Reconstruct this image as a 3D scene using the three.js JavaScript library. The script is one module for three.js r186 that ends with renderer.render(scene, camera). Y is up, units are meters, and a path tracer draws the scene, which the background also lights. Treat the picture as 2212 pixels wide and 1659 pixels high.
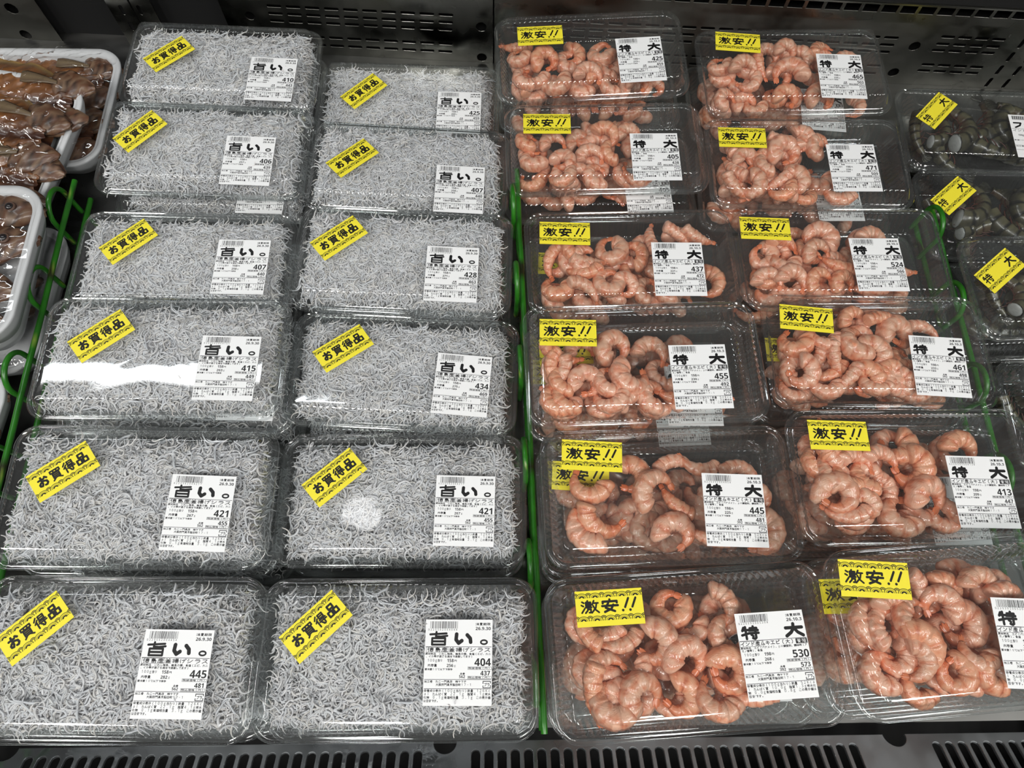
import * as THREE from 'three';
import { mergeGeometries } from 'three/addons/utils/BufferGeometryUtils.js';
import { RectAreaLightUniformsLib } from 'three/addons/lights/RectAreaLightUniformsLib.js';
import { createNoise3D } from 'simplex-noise';

// ---------- camera, light, exposure ----------
const scene = new THREE.Scene();
scene.background = new THREE.Color(0x0a0a0b);
const DEG = Math.PI / 180;
const camera = new THREE.PerspectiveCamera(2 * Math.atan(829.5 / 1552.8) / DEG, 2212 / 1659, 0.02, 30);
camera.position.set(0, 0.5822, 0);
camera.rotation.set(-1.20079, -0.07173, 0.06382, 'YXZ');
scene.add(camera);
const renderer = new THREE.WebGLRenderer({ antialias: true });
renderer.toneMapping = THREE.LinearToneMapping;
renderer.toneMappingExposure = 1.26;
renderer.shadowMap.enabled = true;
RectAreaLightUniformsLib.init();

const CEILING = 2.6, DECK = -0.087;
// store lamps: [x, z, width along x, depth along z, radiance]
const PANEL_LAMPS = [[-1.9, 1.35, 0.3, 1.2, 18], [-0.65, 1.5, 0.3, 1.2, 18], [0.65, 1.5, 0.3, 1.2, 18], [1.9, 1.35, 0.3, 1.2, 18], [-2.9, 0.7, 0.3, 1.2, 18], [2.9, 0.7, 0.3, 1.2, 18]];
const TUBE = { x0: -0.98, x1: -0.30, y: 1.0, z: -0.612, r: 0.018, radiance: 14 };
function areaLight(name, w, h, radiance, color, pos, target) {
  const l = new THREE.RectAreaLight(color, radiance, w, h);
  l.name = name; l.position.copy(pos); l.lookAt(target); scene.add(l); return l;
}

// ---------- helpers ----------
let seed = 20250930;
const rnd = () => { seed = (seed + 0x6d2b79f5) | 0; let t = Math.imul(seed ^ (seed >>> 15), 1 | seed); t = (t + Math.imul(t ^ (t >>> 7), 61 | t)) ^ t; return ((t ^ (t >>> 14)) >>> 0) / 4294967296; };
const rr = (a, b) => a + (b - a) * rnd();
const noise3 = createNoise3D(rnd);
const V = (x, y, z) => new THREE.Vector3(x, y, z);
const clamp = THREE.MathUtils.clamp, lerp = THREE.MathUtils.lerp, sstep = THREE.MathUtils.smoothstep;
const lin = (r, g, b) => new THREE.Color().setRGB(r / 255, g / 255, b / 255, THREE.SRGBColorSpace);
const used = {};
function numbered(name) { const n = used[name] ?? 0; used[name] = n + 1; return n ? name + '_' + String(n).padStart(3, '0') : name; }
function mesh(name, geo, mat, parent) {
  const m = new THREE.Mesh(geo, mat); m.name = name; m.castShadow = m.receiveShadow = true;
  if (parent) parent.add(m); return m;
}
function tag(o, label, category, group, kind) {
  o.userData.label = label; o.userData.category = category;
  if (group) o.userData.group = group;
  if (kind) o.userData.kind = kind;
  return o;
}
function thing(name, label, category, group, kind) {
  const o = new THREE.Group(); o.name = numbered(name); scene.add(o); return tag(o, label, category, group, kind);
}
function structure(name, geo, mat, label, category) {
  const m = mesh(numbered(name), geo, mat); scene.add(m); return tag(m, label, category, null, 'structure');
}
function box(w, h, d, x, y, z) { return new THREE.BoxGeometry(w, h, d).translate(x, y, z); }
// grid of rings -> indexed geometry; rings: arrays of [x,y,z]; closed around
function ringsGeometry(rings, { capStart = false, capEnd = false, colors = null, closed = true, uv = null } = {}) {
  const n = rings[0].length, pos = [], idx = [], col = [], tex = [];
  rings.forEach((r, i) => r.forEach((p, j) => { if (uv) tex.push(i / (rings.length - 1) * uv[0], (j < n / 2 ? j : n - j) / n * 2 * uv[1]); pos.push(p[0], p[1], p[2]); if (colors) { const c = colors(i, j, p); col.push(c[0], c[1], c[2]); } }));
  const m = closed ? n : n - 1;
  for (let i = 0; i + 1 < rings.length; i++) for (let j = 0; j < m; j++) {
    const a = i * n + j, b = i * n + (j + 1) % n, c = a + n, d = b + n; idx.push(a, b, d, a, d, c);
  }
  const cap = (i, flip) => {
    const c = [0, 0, 0]; rings[i].forEach((p) => { for (let k = 0; k < 3; k++) c[k] += p[k] / n; });
    const at = pos.length / 3; pos.push(...c); if (colors) col.push(...col.slice(i * n * 3, i * n * 3 + 3)); if (uv) tex.push(i ? uv[0] : 0, 0.5);
    for (let j = 0; j < n; j++) { const a = i * n + j, b = i * n + (j + 1) % n; flip ? idx.push(at, b, a) : idx.push(at, a, b); }
  };
  if (capStart) cap(0, true);
  if (capEnd) cap(rings.length - 1, false);
  const g = new THREE.BufferGeometry();
  g.setAttribute('position', new THREE.Float32BufferAttribute(pos, 3));
  if (uv) g.setAttribute('uv', new THREE.Float32BufferAttribute(tex, 2));
  if (colors) g.setAttribute('color', new THREE.Float32BufferAttribute(col, 3));
  g.setIndex(idx); g.computeVertexNormals(); return g;
}
// swept tube along points with radius function, round section
function sweep(points, radius, sides = 8, color = null) {
  const rings = [], n = points.length; let up = V(0, 1, 0);
  for (let i = 0; i < n; i++) {
    const t = points[Math.min(n - 1, i + 1)].clone().sub(points[Math.max(0, i - 1)]).normalize();
    let s = t.clone().cross(up); if (s.lengthSq() < 1e-6) s = t.clone().cross(V(1, 0, 0)); s.normalize();
    const b = s.clone().cross(t).normalize(); up = b;
    const r = radius(i / (n - 1)), ring = [];
    for (let j = 0; j < sides; j++) { const a = j / sides * 2 * Math.PI, p = points[i].clone().addScaledVector(s, Math.cos(a) * r).addScaledVector(b, Math.sin(a) * r); ring.push([p.x, p.y, p.z]); }
    rings.push(ring);
  }
  return ringsGeometry(rings, { capStart: true, capEnd: true, colors: color ? (i, j, p) => color(i / (n - 1), j, p) : null });
}
function dataTexture(size, f, repeat) {
  const d = new Uint8Array(size * size * 4);
  for (let y = 0; y < size; y++) for (let x = 0; x < size; x++) { const v = clamp(f(x / size, y / size), 0, 1) * 255, o = (y * size + x) * 4; d[o] = d[o + 1] = d[o + 2] = v; d[o + 3] = 255; }
  const t = new THREE.DataTexture(d, size, size); t.wrapS = t.wrapT = THREE.RepeatWrapping; t.magFilter = THREE.LinearFilter; t.needsUpdate = true;
  if (repeat) t.repeat.set(repeat, repeat); return t;
}

// ---------- materials ----------
const brushed = dataTexture(256, (u, v) => 0.5 + 0.25 * noise3(u * 3, v * 90, 1) + 0.2 * noise3(u * 9, v * 9, 4));
const smudge = dataTexture(256, (u, v) => 0.42 + 0.28 * noise3(u * 4, v * 4, 9) + 0.18 * noise3(u * 17, v * 17, 2) + 0.1 * noise3(u * 60, v * 60, 5));
const skinBump = dataTexture(256, (u, v) => { const a = 2 * Math.PI * u, b = 2 * Math.PI * v, f = (k, s) => noise3(Math.cos(a) * k + 3 * Math.sin(b), Math.sin(a) * k + 3 * Math.cos(b), s); return 0.5 + 0.3 * f(4, 1) + 0.25 * f(9, 4); });
const M = {
  plastic: new THREE.MeshPhysicalMaterial({ color: lin(250, 252, 252), roughness: 0.03, transmission: 0.985, thickness: 0, ior: 1.7 }),
  film: new THREE.MeshPhysicalMaterial({ color: lin(250, 250, 250), roughness: 0.06, transmission: 1, thickness: 0, ior: 1.62 }),
  steel: new THREE.MeshStandardMaterial({ color: lin(116, 116, 111), metalness: 1, roughness: 0.8, roughnessMap: smudge }),
  grille: new THREE.MeshStandardMaterial({ color: lin(160, 164, 167), metalness: 0.9, roughness: 0.95, roughnessMap: smudge }),
  deck: new THREE.MeshStandardMaterial({ color: lin(112, 112, 110), metalness: 1, roughness: 0.8, roughnessMap: smudge }),
  black: new THREE.MeshStandardMaterial({ color: lin(16, 16, 17), roughness: 0.75 }),
  darkgrey: new THREE.MeshStandardMaterial({ color: lin(46, 46, 48), roughness: 0.7 }),
  white: new THREE.MeshStandardMaterial({ color: lin(222, 222, 218), roughness: 0.85 }),
  lamp: new THREE.MeshStandardMaterial({ color: lin(240, 240, 240), emissive: new THREE.Color(1, 1, 1), emissiveIntensity: 4 }),
  dimLamp: new THREE.MeshStandardMaterial({ color: lin(240, 240, 240), emissive: new THREE.Color(1, 1, 1), emissiveIntensity: 1.6 }),
  green: new THREE.MeshPhysicalMaterial({ vertexColors: true, roughness: 0.35, clearcoat: 0.3, clearcoatRoughness: 0.2 }),
  foam: new THREE.MeshStandardMaterial({ color: lin(208, 210, 212), roughness: 0.55 }),
  whitebait: new THREE.MeshPhysicalMaterial({ color: 0xffffff, vertexColors: true, roughness: 0.45, clearcoat: 0.25, clearcoatRoughness: 0.3 }),
  heap: new THREE.MeshStandardMaterial({ color: lin(190, 188, 189), roughness: 0.7 }),
  shrimp: new THREE.MeshPhysicalMaterial({ bumpMap: skinBump, bumpScale: 0.00022, vertexColors: true, roughness: 0.34, clearcoat: 0.8, clearcoatRoughness: 0.1 }),
  shrimpTan: new THREE.MeshPhysicalMaterial({ bumpMap: skinBump, bumpScale: 0.00022, color: lin(250, 236, 222), vertexColors: true, roughness: 0.36, clearcoat: 0.7, clearcoatRoughness: 0.14 }),
  shrimpPale: new THREE.MeshPhysicalMaterial({ bumpMap: skinBump, bumpScale: 0.00022, color: lin(244, 246, 244), vertexColors: true, roughness: 0.4, clearcoat: 0.7, clearcoatRoughness: 0.18 }),
  prawn: new THREE.MeshPhysicalMaterial({ vertexColors: true, roughness: 0.35, clearcoat: 0.6, clearcoatRoughness: 0.15 }),
  fish: new THREE.MeshPhysicalMaterial({ vertexColors: true, roughness: 0.42, clearcoat: 0.5, clearcoatRoughness: 0.2 }),
  eye: new THREE.MeshPhysicalMaterial({ color: lin(38, 34, 36), roughness: 0.2, clearcoat: 0.8 }),
};

// ---------- the shop around the case ----------
structure('ceiling', box(7, 0.1, 6, 0, CEILING + 0.05, 0.2), M.white, 'pale shop ceiling above the chilled case', 'ceiling');
structure('floor', box(7, 0.1, 6, 0, -0.75, 0.6), M.darkgrey, 'dark shop floor in front of the chilled case', 'floor');
structure('wall_back', box(7, 3.6, 0.1, 0, 0.95, -1.0), M.darkgrey, 'dark wall behind the chilled case', 'wall');
PANEL_LAMPS.forEach(([x, z, w, d, L]) => {
  const t = thing('ceiling_lamp', 'long white ceiling lamp panel lighting the chilled case', 'lamp', 'ceiling lamp panels of the shop');
  t.position.set(x, CEILING, z);
  mesh('housing', box(w + 0.04, 0.04, d + 0.04, 0, -0.02, 0), M.white, t);
  mesh('diffuser', box(w, 0.006, d, 0, -0.043, 0), M.lamp, t);
  const l = new THREE.RectAreaLight(0xfdfbf6, L, w, d); l.name = 'ceiling_lamp_glow'; l.position.set(x, CEILING - 0.05, z); l.rotation.x = -Math.PI / 2; scene.add(l);
});
{ // one round downlight nearer the case
  const t = thing('round_downlight', 'round white downlight in the ceiling above the whitebait', 'lamp'); t.position.set(-0.56, CEILING, -0.64);
  mesh('trim_ring', new THREE.TorusGeometry(0.075, 0.012, 10, 32).rotateX(Math.PI / 2), M.white, t);
  mesh('diffuser', new THREE.CylinderGeometry(0.068, 0.068, 0.006, 32).translate(0, -0.004, 0), M.dimLamp, t);
  const l = new THREE.RectAreaLight(0xffffff, 2.4, 0.12, 0.12); l.name = 'round_downlight_glow'; l.position.set(-0.56, CEILING - 0.012, -0.64); l.rotation.x = -Math.PI / 2; scene.add(l);
}
{ // the case's own tube under the canopy
  const t = thing('tube_lamp', 'white fluorescent tube lamp under the canopy of the case', 'lamp');
  const w = TUBE.x1 - TUBE.x0; t.position.set((TUBE.x0 + TUBE.x1) / 2, TUBE.y, TUBE.z);
  mesh('tube', new THREE.CylinderGeometry(TUBE.r, TUBE.r, w, 20).rotateZ(Math.PI / 2), M.lamp, t);
  for (const s of [-1, 1]) mesh('socket', box(0.025, 0.06, 0.05, s * (w / 2 + 0.0125), 0.01, 0), M.white, t);
  const l = new THREE.RectAreaLight(0xf4fbff, TUBE.radiance, w, TUBE.r * 2.2); l.name = 'tube_lamp_glow';
  l.position.set(t.position.x, TUBE.y - TUBE.r - 0.003, TUBE.z); l.lookAt(t.position.x, 0, TUBE.z + 0.28); scene.add(l);
}

// ---------- the chilled case ----------
structure('floor_deck', box(1.9, 0.02, 0.79, 0, DECK - 0.01, -0.343), M.deck, 'steel deck of the chilled case under the packs', 'deck');
const WALL = new THREE.Group(); // placement frame of the rear panels
WALL.position.set(0, 0, -0.675); WALL.rotation.y = -3.15 * DEG; WALL.updateMatrixWorld(true);
function onWall(o) { o.applyMatrix4(WALL.matrixWorld); scene.add(o); return o; }
function slot(u, y, w, h) {
  const p = new THREE.Path(), r = Math.min(w, h) / 2;
  if (w >= h) { p.absarc(u + w / 2 - r, y, r, -Math.PI / 2, Math.PI / 2, false); p.absarc(u - w / 2 + r, y, r, Math.PI / 2, 1.5 * Math.PI, false); }
  else { p.absarc(u, y + h / 2 - r, r, 0, Math.PI, false); p.absarc(u, y - h / 2 + r, r, Math.PI, 2 * Math.PI, false); }
  p.closePath(); return p;
}
function disc(u, y, r) { const p = new THREE.Path(); p.absarc(u, y, r, 0, 2 * Math.PI, false); return p; }
function sheet(u0, u1, y0, y1, holes, t = 0.0008) {
  const s = new THREE.Shape(); s.moveTo(u0, y0); s.lineTo(u1, y0); s.lineTo(u1, y1); s.lineTo(u0, y1); s.closePath(); s.holes.push(...holes);
  const g = new THREE.ExtrudeGeometry(s, { depth: t, bevelEnabled: true, bevelThickness: 0.00015, bevelSize: 0.00015, bevelOffset: -0.00015, bevelSegments: 1, curveSegments: 6 });
  return g;
}
function wallPiece(name, geo, mat, label, category) { const m = mesh(numbered(name), geo, mat); tag(m, label, category, null, 'structure'); onWall(m); return m; }
const rowsY = [-0.021, -0.031, -0.041, -0.0615, -0.073];
{
  const h1 = [disc(-0.276, -0.036, 0.0055), disc(-0.0125, -0.035, 0.0062), disc(-0.0125, -0.079, 0.006)];
  for (const [k, y] of rowsY.entries()) for (let i = 0; i < 10; i++) h1.push(slot(-0.2445 + i * 0.0214 - (k ? 0.001 * k : 0), y, 0.0168, 0.0036));
  wallPiece('rear_panel', sheet(-0.306, 0.0008, DECK, 0.045, h1), M.steel, 'steel rear panel with rows of slots behind the whitebait packs', 'panel');
  const h2 = [disc(0.481, -0.031, 0.0062), disc(0.477, -0.070, 0.0062), disc(0.027, -0.035, 0.006), disc(0.027, -0.078, 0.006)];
  for (const [k, y] of [-0.016, -0.026, -0.035, -0.056, -0.065].entries()) for (let i = 0; i < 4; i++) h2.push(slot(0.5105 + i * 0.019, y, 0.0152, 0.0036));
  for (const [k, y] of rowsY.entries()) for (let i = 0; i < 20; i++) h2.push(slot(0.056 + i * 0.0207, y, 0.0163, 0.0036));
  for (let i = 0; i < 5; i++) for (const u of [0.596, 0.617]) h2.push(slot(u, 0.0 - i * 0.0195, 0.0042, 0.014));
  for (let i = 0; i < 30; i++) { // row of square openings along the upper edge
    const u = 0.035 + i * 0.0203, p = new THREE.Path(); p.moveTo(u, 0.0115); p.lineTo(u + 0.0163, 0.0115); p.lineTo(u + 0.0163, 0.029); p.lineTo(u, 0.029); p.closePath(); h2.push(p);
  }
  wallPiece('rear_panel', sheet(0.0022, 0.66, DECK, 0.0305, h2), M.steel, 'steel rear panel with slots and square openings behind the shrimp packs', 'panel');
  wallPiece('rear_duct', box(0.66, 0.31, 0.012, 0.33, 0.187, 0.006), M.black, 'black duct cover above the square openings', 'panel');
  wallPiece('rear_duct', box(0.76, 0.29, 0.012, -0.379, 0.195, 0.006), M.black, 'black duct cover above the slotted steel panels', 'panel');
  wallPiece('duct_lip', box(0.66, 0.002, 0.004, 0.33, 0.0335, 0.013), M.steel, 'thin steel lip along the black duct cover', 'panel');
  const up = (u, o) => [-0.037, -0.059, -0.08].map((y) => slot(u, y + o, 0.0042, 0.013)).concat([slot(u, -0.015 + o, 0.0042, 0.013)]);
  wallPiece('upright', sheet(-0.436, -0.4095, DECK, 0.045, up(-0.4215, 0)), M.steel, 'slotted steel upright beside the dried fish', 'upright');
  wallPiece('upright', sheet(-0.4075, -0.384, DECK, 0.045, up(-0.401, 0.001)), M.steel, 'slotted steel upright behind the whitebait packs', 'upright');
  wallPiece('rear_panel', sheet(-0.75, -0.517, DECK, 0.045, [disc(-0.551, -0.043, 0.0072), disc(-0.557, -0.080, 0.0066)]), M.steel, 'steel rear panel with round holes behind the dried fish', 'panel');
  wallPiece('rear_lining', box(1.5, 0.43, 0.01, -0.03, 0.128, -0.018), M.black, 'black lining behind the slotted steel panels', 'panel');
}
// canopy that carries the tube lamp and shades the rear
structure('canopy', mergeGeometries([box(1.9, 0.03, 0.40, 0, 1.06, -0.70), box(1.9, 0.10, 0.02, 0, 1.03, -0.50), box(1.9, 0.75, 0.02, 0, 0.70, -0.74)]), M.black, 'black canopy over the rear of the chilled case', 'canopy');

// front air grille: one plate with slots and finger notches
{
  const holes = [], z0 = -0.066; // shape y axis is minus world z
  const put = (x0, n) => { for (let i = 0; i < n; i++) holes.push(slot(x0 + i * 0.01095, z0 - 0.034, 0.0072, 0.060)); };
  put(-0.381, 30); put(-0.0155, 30); put(0.3735, 12); put(-0.62, 16);
  const s = new THREE.Shape(); const e = -0.0625;
  s.moveTo(-0.75, -0.16); s.lineTo(0.75, -0.16); s.lineTo(0.75, e);
  for (const n of [0.341, -0.0415, -0.403]) { s.lineTo(n + 0.0095, e); s.absarc(n, e - 0.001, 0.0095, 0, Math.PI, true); s.lineTo(n - 0.0095, e); }
  s.lineTo(-0.75, e); s.closePath(); s.holes.push(...holes);
  const g = new THREE.ExtrudeGeometry(s, { depth: 0.0018, bevelEnabled: true, bevelThickness: 0.0006, bevelSize: 0.0006, bevelOffset: -0.0006, bevelSegments: 2, curveSegments: 8 });
  g.rotateX(-Math.PI / 2).translate(0, 0, e).rotateX(-31 * DEG).translate(0, DECK - 0.006, -e); // the plate rises towards the customer
  structure('air_grille', g, M.grille, 'shiny steel air grille with long slots in front of the packs', 'grille');
  structure('grille_duct', mergeGeometries([box(1.5, 0.004, 0.12, 0, DECK - 0.07, 0.10), box(1.5, 0.05, 0.004, 0, DECK - 0.045, 0.050)]), M.black, 'black air duct under the steel grille', 'duct');
  structure('case_front', box(1.9, 0.60, 0.03, 0, DECK - 0.25, 0.165), M.darkgrey, 'dark front of the chilled case', 'case');
}

// ---------- green wire dividers ----------
function divider(name, label, x, zs, z0, z1, lean, yb, turn = 0) {
  const t = thing(name, label, 'divider'); t.position.set(x, 0, 0); t.rotation.y = turn;
  const g0 = lin(44, 128, 26), g1 = lin(30, 94, 18), worn = lin(40, 28, 18), pale = lin(150, 170, 70);
  const col = (s) => (q, j, p) => {
    const n = noise3(p[0] * 60 + s, p[1] * 60, p[2] * 60), w = noise3(p[0] * 25 + s * 3, p[1] * 25 + 7, p[2] * 25);
    const c = g0.clone().lerp(g1, 0.5 + 0.5 * n); if (w > 0.62) c.lerp(worn, 0.9); else if (w > 0.55) c.lerp(pale, 0.6); return c.toArray();
  };
  const R = 0.0027, rail = (y, s) => { const pts = []; for (let i = 0; i <= 60; i++) { const z = lerp(z0, z1, i / 60); pts.push(V(lean * (y - yb) + 0.0006 * noise3(z * 9, y * 50, s), y, z)); } return sweep(pts, () => R, 8, col(s)); };
  mesh('lower_rail', rail(yb, 1), M.green, t);
  mesh('upper_rail', rail(yb + 0.031, 2), M.green, t);
  zs.forEach((z, k) => {
    const pts = [], h = 0.052, w = 0.038;
    for (let i = 0; i <= 8; i++) pts.push(V(-0.006, yb + (h - w / 2) * i / 8, z + w / 2));
    for (let i = 1; i < 14; i++) { const a = Math.PI * i / 14; pts.push(V(-0.006, yb + h - w / 2 + Math.sin(a) * w / 2, z + Math.cos(a) * w / 2)); }
    for (let i = 8; i >= 0; i--) pts.push(V(-0.006, yb + (h - w / 2) * i / 8, z - w / 2));
    pts.forEach((p) => { p.x += lean * (p.y - yb) * 0.5; });
    mesh('hoop', sweep(pts, () => R * 0.92, 8, col(5 + k)), M.green, t);
  });
  for (const z of [z0 + 0.02, (z0 + z1) / 2, z1 - 0.02]) mesh('foot', sweep([V(0, yb, z), V(0, (yb + DECK) / 2, z), V(0, DECK, z)], () => R * 0.9, 8, col(30)), M.green, t);
  return t;
}
const hoops = (a, n, step) => Array.from({ length: n }, (_, i) => a + i * step);
divider('wire_divider', 'green coated wire divider between the dried fish and the whitebait', -0.425, hoops(-0.427, 6, 0.0885), -0.462, 0.05, 0, -0.066);
divider('wire_divider', 'green coated wire divider between the whitebait and the shrimp', 0.0372, hoops(-0.43, 6, 0.0885), -0.475, 0.052, 0, -0.062, 0.026);
divider('wire_divider', 'green coated wire divider between the pink shrimp and the tiger prawns', 0.462, hoops(-0.418, 5, 0.0885), -0.44, 0.03, 0, -0.078);

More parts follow.
